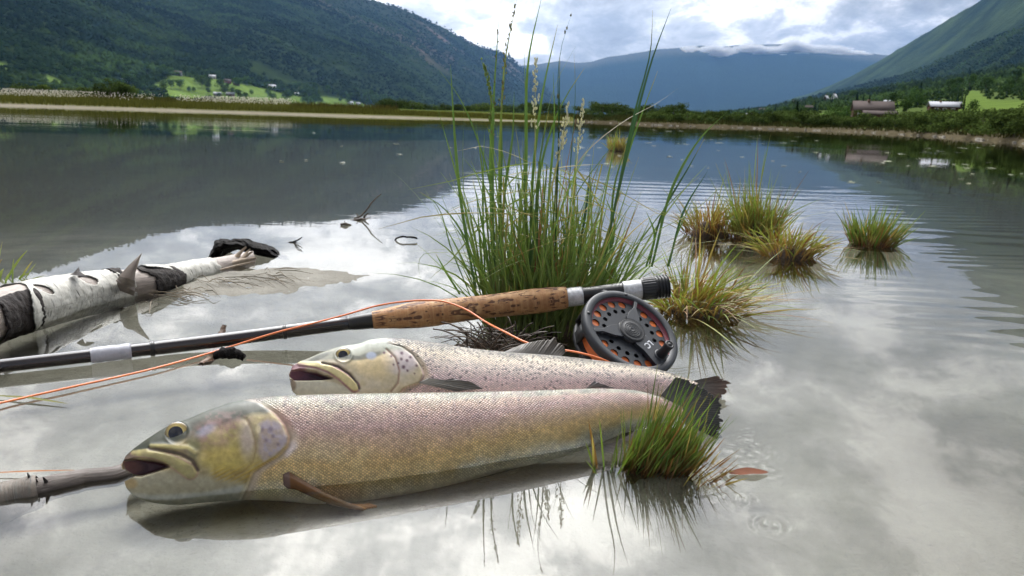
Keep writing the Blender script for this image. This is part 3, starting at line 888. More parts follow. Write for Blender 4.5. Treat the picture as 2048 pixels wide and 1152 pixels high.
    mk = sstep(mw + 1.5, mw - 2, dm)
    h = mixc(h, mk * 0.85, srgb(156, 144, 96)); h = mixc(h, mk * sstep(0.45, 0.7, n2) * 0.7, srgb(150, 140, 88))
    h = mixc(h, sstep(3, 0.5, np.abs(dm - mw)) * 0.45 * (y > 905), srgb(150, 104, 104))
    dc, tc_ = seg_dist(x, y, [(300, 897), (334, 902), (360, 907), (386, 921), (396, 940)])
    h = mixc(h, sstep(5.5, 1.5, dc) * 0.75, srgb(78, 60, 60))  # shade in the fold above the upper jaw, put into the colour
    db, _ = seg_dist(x, y, [(303, 892), (330, 892), (350, 895), (376, 896), (390, 905)])
    h = mixc(h, sstep(6, 1, db) * 0.7, srgb(186, 172, 112))
    # lips, snout and mouth
    h = mixc(h, blob(x, y, 256, 922, 18, 12, -30) * 0.8, srgb(104, 84, 72))
    mo = [(247, 924), (272, 919), (302, 921), (323, 926), (337, 933), (311, 942), (282, 951), (264, 950), (250, 938)]
    mk2 = poly_soft(x, y, mo, 2.2)
    h = mixc(h, mk2, srgb(66, 32, 40)); h = mixc(h, mk2 * blob(x, y, 262, 934, 20, 12), srgb(88, 54, 50))
    h = h * (0.70 + 0.34 * n2 + 0.10 * ns(x, y, 4, 2, 150))[..., None]
    c = c * (1 - hd[..., None]) + h * hd[..., None]
    # pale skin between gill cover and scales
    pk = sstep(3, 6, x - edge_x) * sstep(30, 14, x - edge_x) * sstep(835, 870, y)
    c = mixc(c, pk * 0.75, srgb(176, 158, 140)); c = mixc(c, pk * blob(x, y, 585, 905, 14, 22) * 0.7, srgb(200, 186, 186))
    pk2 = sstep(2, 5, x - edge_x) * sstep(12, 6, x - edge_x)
    c = mixc(c, pk2 * 0.5, srgb(96, 84, 60))  # shade of the groove behind the gill cover, painted dark
    # relief
    dz = 0.0022 * hd * sstep(0.0, 0.3, v) - 0.0013 * sstep(15, 0, np.abs(x - edge_x - 6)) * sstep(0, 0.25, v)
    dz += -0.0006 * sstep(6, 0.5, d1)
    dz += 0.0010 * sstep(mw + 4, mw - 8, dm) - 0.0018 * sstep(7, 0.5, dc) + 0.0010 * sstep(9, 2, db)
    dz -= 0.016 * poly_soft(x, y, mo, 5)
    dz += 0.0005 * sstep(30, 22, np.hypot(x - 354, (y - 865))) - 0.0018 * sstep(25, 19, np.hypot(x - 354, y - 865))
    dz += 0.0008 * (ns(x, y, 22, 3, 120) - 0.5) * hd
    dz += 0.0016 * sstep(14, 3, dY) * np.sin((y + 0.55 * x) * 0.75) * 0.25 * hd
    sp_ = 0.10 * sstep(0.5, 0.05, v) * sstep(edge_x, edge_x + 20, x) * (0.3 + ns(x, y, 60, 2, 130))
    return c, scales, sp_ * 0.5, dz

top1 = [(243, 926), (250, 914), (262, 902), (283, 886), (310, 868), (337, 852), (379, 837), (417, 821), (458, 807), (517, 796), (596, 791), (760, 787), (920, 785), (1080, 781), (1215, 778), (1279, 783), (1320, 795), (1360, 812)]
bot1 = [(243, 930), (250, 966), (262, 986), (283, 999), (304, 1005), (346, 1010), (408, 1005), (492, 1000), (562, 1002), (640, 1008), (700, 1006), (760, 998), (920, 965), (1015, 940), (1100, 920), (1160, 902), (1211, 881), (1280, 856), (1360, 840)]
ht1 = [(243, 0.006), (300, 0.015), (400, 0.020), (560, 0.0235), (760, 0.0255), (950, 0.0245), (1150, 0.018), (1300, 0.009), (1360, 0.0055)]
f1 = fish('larger trout in front, gaping yellowish head at left and mauve to ochre scaled flank', PL1, top1, bot1, ht1, head1, [(236, 940), (250, 938.5), (264, 948), (281, 951), (262, 958), (249, 964), (236, 966)], (354, 866, 22.5, 0.98))
gr = srgb(98, 96, 92); gr2 = srgb(66, 64, 62)
fin('tail_fin', f1, PL1, [(1318, 792), (1362, 816), (1362, 846)], [(1352, 748), (1398, 768), (1440, 800), (1452, 850), (1440, 884)], gr, gr2, 0.003, 0.004, 34, ragged=0.16, seed=5, nx=200)
fin('anal_fin', f1, PL1, [(1186, 900), (1225, 882), (1268, 862)], [(1222, 912), (1278, 892), (1316, 868), (1308, 852)], srgb(120, 108, 108), srgb(132, 122, 120), 0.008, 0.014, 9, ragged=0.08, seed=6)
fin('pelvic_fin', f1, PL1, [(936, 962), (985, 950)], [(960, 968), (1022, 948), (1030, 938)], srgb(84, 82, 72), srgb(110, 104, 92), 0.015, 0.010, 8, seed=7, ragged=0.05)
# pectoral fin: folded, standing out of the flank like a closed fan
def pectoral(fishd, plane, a, b_, wroot, wtip, col, out0, out1, name='pectoral_fin', broad=0.030, seed=11):
    n, mth = 40, 24
    s = np.linspace(0, 1, n)
    px = a[0] + (b_[0] - a[0]) * s; py = a[1] + (b_[1] - a[1]) * s + 6 * np.sin(s * math.pi)
    base = plane.hit(px, py) + NAX * (out0 + (out1 - out0) * s)[:, None]
    q = np.linspace(0, 1, mth)
    w_ = broad * (np.sin(np.clip(s + 0.10, 0, 1) * math.pi) ** 0.7)[:, None]
    down = -DAX * 0.35 + NAX * -0.9; down /= np.linalg.norm(down)
    ridge = 0.0005 * np.cos(q * math.pi * 2 * 7)
    Vt = base[:, None, :] + down * (w_ * q[None, :])[..., None] + UAX * (0.010 * q[None, :] * s[:, None])[..., None] + DAX * ridge[None, :, None]
    edge = wroot * (1 - s) ** 0.8 + 0.0008 + 0.0022 * np.exp(-((s - 0.05) / 0.07) ** 2)
    th_ = (0.0007 + edge[:, None] * np.exp(-(q[None, :] / 0.22) ** 2))
    Vb = Vt - DAX * th_[..., None]
    V = np.concatenate([Vt.reshape(-1, 3), Vb.reshape(-1, 3)]) - fishd[1]
    f_ = [grid_faces(n, mth), grid_faces(n, mth, flip=True) + n * mth]
    rim = [i * mth for i in range(n)] + [(n - 1) * mth + j for j in range(1, mth)] + [i * mth + mth - 1 for i in range(n - 2, -1, -1)] + [j for j in range(mth - 2, 0, -1)]
    rim = np.array(rim); r2 = np.roll(rim, -1); f_.append(np.stack([rim, r2, r2 + n * mth, rim + n * mth], -1))
    c = np.ones((n, mth, 3)) * np.asarray(col)
    c = c * (1 + 0.35 * np.cos(q * 14 * math.pi))[None, :, None] * (0.8 + 0.4 * fbm(s * 9, s * 0, 3, seed))[:, None, None]
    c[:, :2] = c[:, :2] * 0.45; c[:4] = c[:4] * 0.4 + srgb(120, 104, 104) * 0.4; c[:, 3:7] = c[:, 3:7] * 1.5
    return link(name, mesh_np(name, V, f_, np.tile(c.reshape(-1, 3), (2, 1))), M_FIN, fishd[0])
pectoral(f1, PL1, (564, 938), (714, 1014), 0.0080, 0.0030, srgb(128, 84, 38), 0.021, 0.031, broad=0.034)

# ---- rear trout
PL2 = Plane(A0 + DAX * 0.002 - NH * 0.056)
def head2(x, y, v):
    n = ns(x, y, 26, 5, 200); n2 = ns(x, y, 7, 3, 201)
    st = [(0.0, srgb(92, 88, 80)), (0.06, srgb(140, 132, 118)), (0.13, srgb(204, 188, 166)), (0.24, srgb(214, 196, 184)), (0.38, srgb(202, 174, 172)), (0.55, srgb(206, 178, 174)), (0.75, srgb(208, 192, 180)), (1.0, srgb(205, 202, 192))]
    vv = v + (n - 0.5) * 0.08
    c = np.stack([np.interp(vv, [q[0] for q in st], [q[1][k] for q in st]) for k in range(3)], -1)
    op = [(775, 676), (777, 688), (803, 694), (825, 710), (841, 733), (846, 751), (838, 766), (806, 778), (790, 800), (770, 840)]
    edge_x = np.interp(y, [p[1] for p in op], [p[0] for p in op])
    hd = sstep(2.5, -2.5, x - edge_x)
    scales = sstep(4, 18, x - edge_x)
    h = np.ones_like(c) * srgb(176, 162, 132)
    h = mixc(h, 0.8 * blob(x, y, 800, 722, 36, 26), srgb(180, 168, 172))
    h = mixc(h, 0.45 * sstep(0.4, 0.7, n) , srgb(190, 180, 165))
    h = mixc(h, blob(x, y, 745, 725, 40, 30, 0, 0.5) * 0.6, srgb(206, 182, 130))
    tl = np.interp(x, [580, 640, 700, 745, 790, 840, 900], [738, 724, 722, 716, 700, 694, 690])
    dk = sstep(5, -7, y - tl + (n - 0.5) * 10)
    h = mixc(h, dk * 0.85, srgb(98, 102, 90))
    h = mixc(h, sstep(0.22, 0.06, v) * 0.8 * sstep(650, 720, x), srgb(150, 154, 142))
    for q in ((702, 715, 24, 5, 8), (738, 712, 26, 6, -12), (636, 716, 26, 5, -24)):
        h = mixc(h, blob(x, y, *q) * 0.7, srgb(58, 62, 56))
    h = mixc(h, blob(x, y, 742, 712, 10, 8) * 0.6, srgb(150, 160, 184))
    # lower jaw
    jl = np.interp(x, [575, 590, 640, 665, 700, 720, 780], [761, 762, 761, 764, 778, 790, 800])
    h = mixc(h, sstep(-2, 4, y - jl) * (x < 720), srgb(184, 180, 162))
    h = mixc(h, blob(x, y, 584, 771, 8, 12) * 0.7, srgb(120, 90, 66))
    # maxilla
    dm, tm = seg_dist(x, y, [(600, 727), (632, 730), (658, 738), (683, 753), (708, 774)])
    mw = 5 + 5.5 * tm
    mk = sstep(mw + 1.2, mw - 1.2, dm)
    h = mixc(h, mk, srgb(188, 174, 126)); h = mixc(h, sstep(2.6, 0.5, np.abs(dm - mw)) * (y > 733) * 0.8, srgb(140, 90, 110))
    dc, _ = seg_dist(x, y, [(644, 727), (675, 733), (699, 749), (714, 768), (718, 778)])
    h = mixc(h, sstep(3.5, 1, dc) * 0.85, srgb(74, 64, 66))  # shade of the jaw fold painted as a dark line
    h = mixc(h, blob(x, y, 594, 738, 20, 11, -8) * 0.85, srgb(132, 92, 102))
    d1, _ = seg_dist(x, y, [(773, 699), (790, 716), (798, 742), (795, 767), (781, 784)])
    h = mixc(h, sstep(2.6, 0.6, d1) * 0.8, srgb(130, 96, 80))  # crease shade drawn in colour across the cheek
    for sx, sy, r in ((803, 706.6, 3.4), (820, 715, 3), (813, 722, 3), (802, 719, 2.7), (806, 735, 3.6), (768, 706, 2.8), (782, 713, 2.6), (786, 730, 2.2), (814, 742, 2.4), (832, 732, 2.6), (796, 727, 2), (828, 748, 2)):
        h = mixc(h, blob(x, y, sx, sy, r, r, 0, 0.5) * 0.92, srgb(74, 40, 58))
    mo = [(578, 752), (583, 743), (600, 740), (634, 744), (665, 757), (642, 759.5), (611, 760), (589, 760.5)]
    mk2 = poly_soft(x, y, mo, 1.6)
    h = mixc(h, mk2, srgb(88, 50, 66))
    h = mixc(h, mk2 * blob(x, y, 640, 752, 24, 4, 12) * 0.8, srgb(52, 26, 38))
    h = h * (0.88 + 0.24 * n2)[..., None]
    c = c * (1 - hd[..., None]) + h * hd[..., None]
    pk = sstep(2, 4, x - edge_x) * sstep(20, 9, x - edge_x) * sstep(700, 725, y)
    c = mixc(c, pk * 0.7, srgb(176, 160, 132))
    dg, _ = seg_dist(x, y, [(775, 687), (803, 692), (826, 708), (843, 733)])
    c = mixc(c, sstep(3.5, 1, dg) * 0.75, srgb(74, 74, 64))  # painted shade along the upper edge of the gill cover
    dz = 0.0026 * hd * sstep(0.05, 0.3, v) - 0.0016 * sstep(9, 0, np.abs(x - edge_x - 4)) * sstep(0, 0.2, v)
    dz += -0.0010 * sstep(3.5, 0.5, d1) + 0.0018 * sstep(mw + 2, mw - 3, dm) - 0.0020 * sstep(4, 0.5, dc)
    dz -= 0.013 * poly_soft(x, y, mo, 3)
    dz += 0.0011 * sstep(22, 16, np.hypot(x - 687, (y - 710) * 1.1)) - 0.0016 * sstep(17, 13, np.hypot(x - 687, (y - 710) * 1.1))
    speck = sstep(edge_x, edge_x + 14, x) * np.clip(0.34 * sstep(0.16, 0.01, v) + 0.10 * sstep(0.55, 0.2, v) + 0.03, 0, 1) * (0.5 + ns(x, y, 34, 3, 230))
    return c, scales, speck, dz

top2 = [(578, 742), (584, 733), (595, 726), (621, 715), (652, 702), (683, 693), (720, 687), (736, 681), (755, 678), (796, 677), (830, 681), (888, 689), (946, 698), (1005, 704), (1133, 714), (1185, 720), (1290, 734), (1351, 749), (1392, 764)]
bot2 = [(578, 757), (582, 776), (590, 788), (600, 796), (650, 826), (720, 858), (800, 872), (1000, 872), (1150, 850), (1250, 826), (1320, 806), (1392, 790)]
ht2 = [(578, 0.007), (650, 0.014), (760, 0.019), (850, 0.021), (1000, 0.022), (1150, 0.018), (1300, 0.010), (1392, 0.005)]
f2 = fish('smaller silvery trout behind with dark specks on its back and an open purple mouth', PL2, top2, bot2, ht2, head2, [(570, 757), (581, 760.3), (596, 761), (582, 763), (570, 766)], (687, 710, 15.8, 0.92))
fin('dorsal_fin', f2, PL2, [(1008, 704), (1060, 709), (1120, 714)], [(1034, 691), (1058, 681), (1117, 669), (1137, 688), (1140, 700)], srgb(84, 80, 76), srgb(78, 70, 60), 0.0, -0.006, 22, ragged=0.16, seed=15, nx=140)
fin('tail_fin', f2, PL2, [(1384, 762), (1394, 776), (1386, 791)], [(1432, 752), (1462, 764), (1452, 790), (1430, 812)], gr * 1.1, srgb(112, 90, 78), 0.003, 0.006, 26, ragged=0.22, seed=16, nx=160)
fin('pectoral_fin', f2, PL2, [(826, 772), (846, 763), (856, 772)], [(900, 790), (953, 785), (930, 772), (892, 764)], srgb(150, 146, 138), srgb(96, 92, 90), 0.0225, 0.0245, 8, ragged=0.03, seed=17)
fin('pelvic_fin', f2, PL2, [(1150, 786), (1170, 780)], [(1170, 768), (1212, 782)], srgb(150, 144, 142), srgb(120, 116, 116), 0.019, 0.021, 6, seed=18, ragged=0.05)

# ================================================================== fly rod, reel and line
M_BLANK = plain('rod_blank', srgb(30, 22, 24), 0.25, coat=0.8, nscale=30, namp=0.25, bump=0.15, bscale=600, bdist=0.0003)
M_BLACK = plain('black_anodised', srgb(20, 20, 23), 0.38, coat=0.2, nscale=90, namp=0.2, bump=0.2, bscale=900, bdist=0.0002)
M_SILVER = plain('scuffed_silver', srgb(196, 196, 198), 0.42, metal=0.35, nscale=220, namp=0.35, bump=0.5, bscale=500, bdist=0.0004)
M_TAPE = plain('grey_tape', srgb(168, 168, 176), 0.5, nscale=160, namp=0.2, bump=0.4, bscale=200, bdist=0.0006)
M_ORANGE = plain('fly_line', srgb(232, 124, 66), 0.4, nscale=80, namp=0.1, coat=0.2)
M_REEL = plain('reel_composite', srgb(42, 45, 50), 0.48, nscale=120, namp=0.12, bump=0.3, bscale=1200, bdist=0.00015)
M_REEL_D = plain('reel_dark', srgb(26, 27, 30), 0.5, nscale=120, namp=0.12)
M_RED = plain('reel_red_band', srgb(112, 50, 62), 0.5, nscale=90, namp=0.2)
M_LET = plain('white_print', srgb(196, 198, 202), 0.5)

def cork():
    m, t, b = pbsdf('cork')
    tcn = t.n('ShaderNodeUVMap').outputs[0]
    mp_ = t.n('ShaderNodeMapping'); t.l(tcn, mp_.inputs[0]); mp_.inputs['Scale'].default_value = (1.0, 1.0, 1.0)
    st = t.n('ShaderNodeMapping'); t.l(tcn, st.inputs[0]); st.inputs['Scale'].default_value = (0.45, 1.6, 1.0)
    ring = t.n('ShaderNodeMapping'); t.l(tcn, ring.inputs[0]); ring.inputs['Scale'].default_value = (1.0, 0.12, 1.0)
    n1 = t.noise(mp_.outputs[0], 60, 5, 0.65); n2 = t.noise(st.outputs[0], 190, 3, 0.55, 0.8); n3 = t.noise(ring.outputs[0], 260, 3, 0.6)
    n4 = t.noise(st.outputs[0], 75, 3, 0.5, 1.2)
    c = t.ramp(n1, [(0.28, srgb(134, 92, 58)), (0.5, srgb(168, 122, 78)), (0.72, srgb(200, 162, 114))])
    c = t.mix(t.rng(n3, 0.45, 0.7, 0, 0.45), c, tuple(srgb(198, 158, 112)) + (1,))
    pit = t.rng(n2, 0.56, 0.61); pit2 = t.rng(n4, 0.60, 0.64)
    pp = t.math('MAXIMUM', pit, pit2)
    c = t.mix(t.math('MULTIPLY', pp, 0.85), c, tuple(srgb(74, 40, 28)) + (1,))
    t.l(c, b.inputs['Base Color']); b.inputs['Roughness'].default_value = 0.62
    bp_ = t.n('ShaderNodeBump'); bp_.inputs['Strength'].default_value = 1.0; bp_.inputs['Distance'].default_value = 0.0008
    t.l(t.math('SUBTRACT', t.math('MULTIPLY', n1, 0.4), pp), bp_.inputs['Height']); t.l(bp_.outputs[0], b.inputs['Normal'])
    return m
M_CORK = cork()

RP = [(-80, 741.5, 0.676), (160, 713.6, 0.721), (400, 685.5, 0.773), (745, 640.5, 0.825), (1335, 572, 0.85)]
RD = np.array([D(*p) for p in RP])
EXT = RD[0] + (RD[0] - RD[1]) * 0.9; EXT[2] = -0.004
def rod_at(px):
    """point on the rod axis above a pixel column"""
    xs = [p[0] for p in RP]
    px = np.asarray(px, float)
    d = ci(px, [(p[0], p[2]) for p in RP]); y = ci(px, [(p[0], p[1]) for p in RP])
    return D(px, y, d)
rod = empty('fly_rod', rod_at(745.0)); RO = np.array(rod.location)
tag(rod, 'black fly rod with a cork grip lying behind the two fish', 'fishing rod')
def seg(name, x0, x1, rads, mat, n=24, k=24, parent=None, fn=None, taper_uv=False):
    s = np.linspace(0, 1, n); P = rod_at(x0 + (x1 - x0) * s)
    d = -((P - CP) @ RN)[:, 2]
    r = np.interp(s, np.linspace(0, 1, len(rads)), rads) * d / F
    if fn is not None: r = r + fn(s)
    b_ = MB().tube(P - RO, r, k)
    me = b_.mesh('rod_' + name)
    if taper_uv:
        L = np.concatenate([[0], np.cumsum(np.linalg.norm(np.diff(P, axis=0), axis=1))])
        uvv = np.stack([np.repeat(L, k), np.tile(np.abs(np.linspace(-1, 1, k)) * 0.04, n)], -1)
        u = me.uv_layers.new(name='UVMap'); idx = np.empty(len(me.loops), np.int32); me.loops.foreach_get('vertex_index', idx)
        u.data.foreach_set('uv', uvv[idx].astype(np.float32).ravel())
    return link(name, me, mat, parent or rod)
bl = MB().tube(np.concatenate([[EXT], rod_at(np.linspace(-80, 705, 30))]) - RO, np.concatenate([[0.0060], np.interp(np.linspace(-80, 705, 30), [-80, 300, 301, 705], [0.0063, 0.0068, 0.0074, 0.0075])]), 20)
bl.build('blank', M_BLANK, rod)
seg('winding', 696, 750, [13.5, 15.5, 16.5, 17.5], M_BLACK)
seg('ferrule', 300, 309, [15.3, 15.6, 15.3], M_BLACK, 6)
seg('ferrule', 566, 573, [15.0, 15.2, 15.0], M_BLACK, 6)
seg('tape_wrap', 181, 262, [14.6, 15.2, 14.8, 15.0], M_TAPE, 20, 28, fn=lambda s: 0.0005 * np.abs(np.sin(s * 9)))
rn = [0.0004 * math.sin(i * 1.7) for i in range(60)]
seg('cork_grip', 745, 1134, [17.5, 20.5, 24.5, 27.0, 27.0, 25.5, 24.3, 23.6, 23.4, 23.8, 24.6, 25.0, 24.2, 21.5], M_CORK, 90, 48, taper_uv=True, fn=lambda s: 0.00035 * (fbm(s * 60, s * 0, 2, 5) - 0.5))
seg('ring', 1133, 1165, [18.5, 19, 19, 18.6], M_SILVER, 10)
seg('reel_seat', 1163, 1246, [16.5, 16.5, 17, 17], M_BLACK, 30, fn=lambda s: 0.0004 * (s > 0.72) * np.sin(s * 2 * math.pi * 18))
seg('ring', 1245, 1283, [19, 19.4, 19.4, 19], M_SILVER, 10)
# knurled locking nut
def knurl(x0, x1):
    b_ = MB(); k = 72; n = 46; s = np.linspace(0, 1, n); P = rod_at(x0 + (x1 - x0) * s); d = -((P - CP) @ RN)[:, 2]
    r = 22.5 * d / F + np.where(s > 0.5, 0.0011 * np.sin((s - 0.5) * 2 * math.pi * 9), 0)
    r[0] *= 0.9; r[-1] *= 0.8
    t_ = (P[-1] - P[0]) / np.linalg.norm(P[-1] - P[0]); a = np.cross(t_, [0, 0, 1]); a /= np.linalg.norm(a); c = np.cross(t_, a)
    ph = np.arange(k) * 2 * math.pi / k
    rib = np.where((s > 0.06) & (s < 0.5), 1, 0)[:, None] * 0.0009 * np.where(np.arange(k) % 3 == 0, -1.0, 0.4)[None, :]
    Rr = r[:, None] + rib
    V = P[:, None, :] + Rr[..., None] * (np.cos(ph)[None, :, None] * a + np.sin(ph)[None, :, None] * c)
    b_.add(V.reshape(-1, 3) - RO, [grid_faces(n, k, True), np.array([list(range(k))]), np.array([[(n - 1) * k + i for i in range(k)][::-1]])])
    return b_.build('locking_nut', M_BLACK, rod, smooth=False)
knurl(1281, 1336)

# ---- reel
RC = D(1264, 660, 0.715)
nC = np.array([0.363, 0.647, 0.670]); XC = np.array([0.872, -0.489, 0.0])
RZ = RN @ nC; RZ /= np.linalg.norm(RZ)
RX = RN @ XC; RX -= RZ * (RX @ RZ); RX /= np.linalg.norm(RX)
RY = np.cross(RZ, RX)
RMAT = Matrix(((RX[0], RY[0], RZ[0], RC[0]), (RX[1], RY[1], RZ[1], RC[1]), (RX[2], RY[2], RZ[2], RC[2]), (0, 0, 0, 1)))
reel = bpy.data.objects.new('fly_reel', None); C.objects.link(reel); reel.empty_display_size = 0.03
reel.matrix_world = RMAT
tag(reel, 'dark grey fly reel with a perforated spool full of orange line', 'fishing reel')

def circ(r, n=64, cx=0, cy=0, a0=0.0):
    a = a0 + np.arange(n) * 2 * math.pi / n
    return [(cx + r * math.cos(q), cy + r * math.sin(q)) for q in a]

def plate(name, loops, z0, z1, mat, parent, bevel=0.0):
    """flat piece with holes, made as a filled 2D curve and turned into a mesh"""
    cu = bpy.data.curves.new(name, 'CURVE'); cu.dimensions = '2D'; cu.fill_mode = 'BOTH'
    cu.extrude = (z1 - z0) / 2 - bevel; cu.bevel_depth = bevel; cu.bevel_resolution = 2; cu.offset = -bevel
    for lp in loops:
        s = cu.splines.new('POLY'); s.points.add(len(lp) - 1)
        for i, p in enumerate(lp): s.points[i].co = (p[0], p[1], 0, 1)
        s.use_cyclic_u = True
    to = bpy.data.objects.new('tmp', cu); C.objects.link(to)
    dg = bpy.context.evaluated_depsgraph_get()
    me = bpy.data.meshes.new_from_object(to.evaluated_get(dg))
    bpy.data.objects.remove(to); bpy.data.curves.remove(cu)
    me.transform(Matrix.Translation((0, 0, (z0 + z1) / 2)))
    me.materials.clear(); me.name = name
    return link(name, me, mat, parent)

def lathe(name, prof, mat, parent, k=96, smooth=True, cap=False, at=(0, 0)):
    prof = np.asarray(prof, float); n = len(prof); a = np.arange(k) * 2 * math.pi / k
    V = np.stack([np.outer(prof[:, 0], np.cos(a)) + at[0], np.outer(prof[:, 0], np.sin(a)) + at[1], np.outer(prof[:, 1], np.ones(k))], -1).reshape(-1, 3)
    Fs = [grid_faces(n, k, True)]
    if cap: Fs += [np.array([list(range(k))]), np.array([[(n - 1) * k + i for i in range(k)][::-1]])]
    return link(name, mesh_np(name, V, Fs, np.ones((len(V), 3)), smooth=smooth), mat, parent)

mm = 0.001
# outer rim with rounded edges
rim = [(42.3, -6), (42.3, -1.0), (43.2, 0.2), (48.6, 0.4), (50.2, -0.6), (50.8, -3), (50.6, -8), (49.0, -9.5), (46, -9.5)]
lathe('rim', [(a * mm, b_ * mm) for a, b_ in rim], M_REEL, reel)
lathe('red_band', [(42.25 * mm, -1.6 * mm), (42.2 * mm, -4.9 * mm), (39.9 * mm, -4.95 * mm)], M_RED, reel)
SP = [97, 217, 337]
holes = []
for s_ in SP:
    for o_ in (20, 40, 60, 80, 100):
        a = math.radians(s_ + o_)
        holes.append(circ(4.25 * mm, 20, 36.3 * mm * math.cos(a), 36.3 * mm * math.sin(a)))
        holes.append(circ(2.5 * mm, 16, 27.2 * mm * math.cos(a + 0.03), 27.2 * mm * math.sin(a + 0.03)))
plate('spool_plate', [circ(42.1 * mm, 96)] + holes, -6.4 * mm, -5.0 * mm, M_REEL, reel)
# three raised spokes, the third one broad, carrying the handle
def spoke(a_deg, w0, w1, hub=12.0):
    a = math.radians(a_deg); ca, sa = math.cos(a), math.sin(a)
    pts = []
    for r_, w_ in ((hub, w0), (22, w0 * 0.8 + w1 * 0.1), (33, w1), (42.6, w1 * 1.15)): pts.append((r_, w_ / 2))
    for r_, w_ in ((42.6, w1 * 1.15), (33, w1), (22, w0 * 0.8 + w1 * 0.1), (hub, w0)): pts.append((r_, -w_ / 2))
    return [((x * ca - y * sa) * mm, (x * sa + y * ca) * mm) for x, y in pts]
plate('spoke', [spoke(97, 15, 3.0)], -4.9 * mm, -0.3 * mm, M_REEL, reel, 0.35 * mm)
plate('spoke', [spoke(217, 15, 3.4)], -4.9 * mm, -0.32 * mm, M_REEL, reel, 0.35 * mm)
plate('spoke', [spoke(337, 19, 20.5)], -4.9 * mm, -0.28 * mm, M_REEL, reel, 0.35 * mm)
for s_ in SP:    # the red flanks of the spokes where the spool is let in
    pass
rg = []
for i, r_ in enumerate((13.6, 13.2, 12.6, 12.2, 9.0, 8.6, 8.2, 7.2, 6.8, 6.4, 5.2, 4.8, 4.4, 3.2, 2.8, 2.4, 0.01)):
    rg.append((r_ * mm, (0.2 + (0.9 if i % 3 != 1 else 0.3) + (-0.1 if i < 1 else 0)) * mm))
lathe('hub_cap', [(13.8 * mm, -4.8 * mm)] + rg, M_REEL_D, reel)
# handle
hc = (36.0 * mm * math.cos(math.radians(-19)), 36.0 * mm * math.sin(math.radians(-19)))
lathe('handle_ring', [(6.3 * mm, -0.5 * mm), (6.3 * mm, 0.9 * mm), (5.2 * mm, 0.9 * mm)], M_REEL, reel, 48, at=hc)
lathe('handle', [(5.0 * mm, -1 * mm), (5.1 * mm, 3 * mm), (4.4 * mm, 8 * mm), (4.3 * mm, 12 * mm), (4.7 * mm, 16.5 * mm), (4.5 * mm, 17.6 * mm), (3.2 * mm, 18 * mm), (3.0 * mm, 17.4 * mm), (1.9 * mm, 17.4 * mm), (1.7 * mm, 18.0 * mm), (0.01 * mm, 18 * mm)], M_REEL_D, reel, 48, at=hc)
# a small notch bolt on the rim
for a_, r_ in ((112, 46.5), (192, 46.5)):
    a = math.radians(a_); lathe('rivet', [(1.9 * mm, 0.2 * mm), (1.7 * mm, 0.9 * mm), (0.01 * mm, 1.1 * mm)], M_REEL_D, reel, 20, at=(r_ * mm * math.cos(a), r_ * mm * math.sin(a)))
# wound line behind the plate
prof = []
for i in range(46):
    z = -7.2 - i * 0.42
    prof.append((41.0 * mm + 0.35 * mm * (1 if i % 2 else -1), z * mm))
top = [((30.5 + i * 0.30) * mm, (-7.1 + 0.28 * (i % 2)) * mm) for i in range(36)]
lathe('wound_line', top + prof, M_ORANGE, reel, 80)
lathe('spool_core', [(0.5 * mm, -9 * mm), (30.6 * mm, -9 * mm), (30.6 * mm, -7.0 * mm)], M_REEL_D, reel, 64)
# frame: back plate, cage pillars, foot
lathe('back_plate', [(0.5 * mm, -27 * mm), (47 * mm, -27 * mm), (48.5 * mm, -28 * mm), (48.5 * mm, -31 * mm), (44 * mm, -33 * mm), (0.5 * mm, -33.5 * mm)], M_REEL_D, reel, 72)
for a_ in (70, 160, 205, 300):
    b_ = MB(); a = math.radians(a_); ca, sa = math.cos(a), math.sin(a)
    Mx = np.array([[ca, -sa, 0, 0], [sa, ca, 0, 0], [0, 0, 1, 0], [0, 0, 0, 1]], float)
    b_.box((44.5 * mm, -7 * mm if a_ != 160 else -16 * mm, -28 * mm), (47.8 * mm, 7 * mm if a_ != 160 else 16 * mm, -9 * mm), M=Mx)
    b_.build('pillar', M_REEL_D, reel, smooth=False)
# foot reaching the rod's reel seat
inv = RMAT.inverted()
rp = inv @ Vector(tuple(rod_at(1205.0))); ra = inv @ Vector(tuple(rod_at(1165.0))); rb_ = inv @ Vector(tuple(rod_at(1262.0)))
fdir = Vector((rp.x, rp.y, 0)).normalized()
st0 = fdir * 0.046 + Vector((0, 0, -0.018))
MB().tube([tuple(st0), tuple(st0 * 0.5 + rp * 0.5), tuple(rp)], [0.007, 0.005, 0.006], 12).build('foot', M_BLACK, reel)
MB().tube([tuple(ra), tuple(rp), tuple(rb_)], [0.0083, 0.0086, 0.0083], 16).build('foot_saddle', M_BLACK, reel)
# lettering on the broad arm
fc = bpy.data.curves.new('lettering', 'FONT'); fc.body = 'LC'; fc.size = 0.0088; fc.align_x = 'CENTER'; fc.align_y = 'CENTER'; fc.extrude = 0.00008; fc.offset = 0.0002
to = bpy.data.objects.new('tmp', fc); C.objects.link(to)
me = bpy.data.meshes.new_from_object(to.evaluated_get(bpy.context.evaluated_depsgraph_get()))
bpy.data.objects.remove(to); bpy.data.curves.remove(fc)
a = math.radians(-17)
# in the picture the letters run down the arm: their baseline points from lower left to upper right turned by the reel
TXT = math.radians(248)
me.transform(Matrix.Translation((20.8 * mm * math.cos(a), 20.8 * mm * math.sin(a), -0.22 * mm)) @ Matrix.Rotation(TXT, 4, 'Z'))
me.materials.clear(); me.name = 'lettering'
link('lettering', me, M_LET, reel)

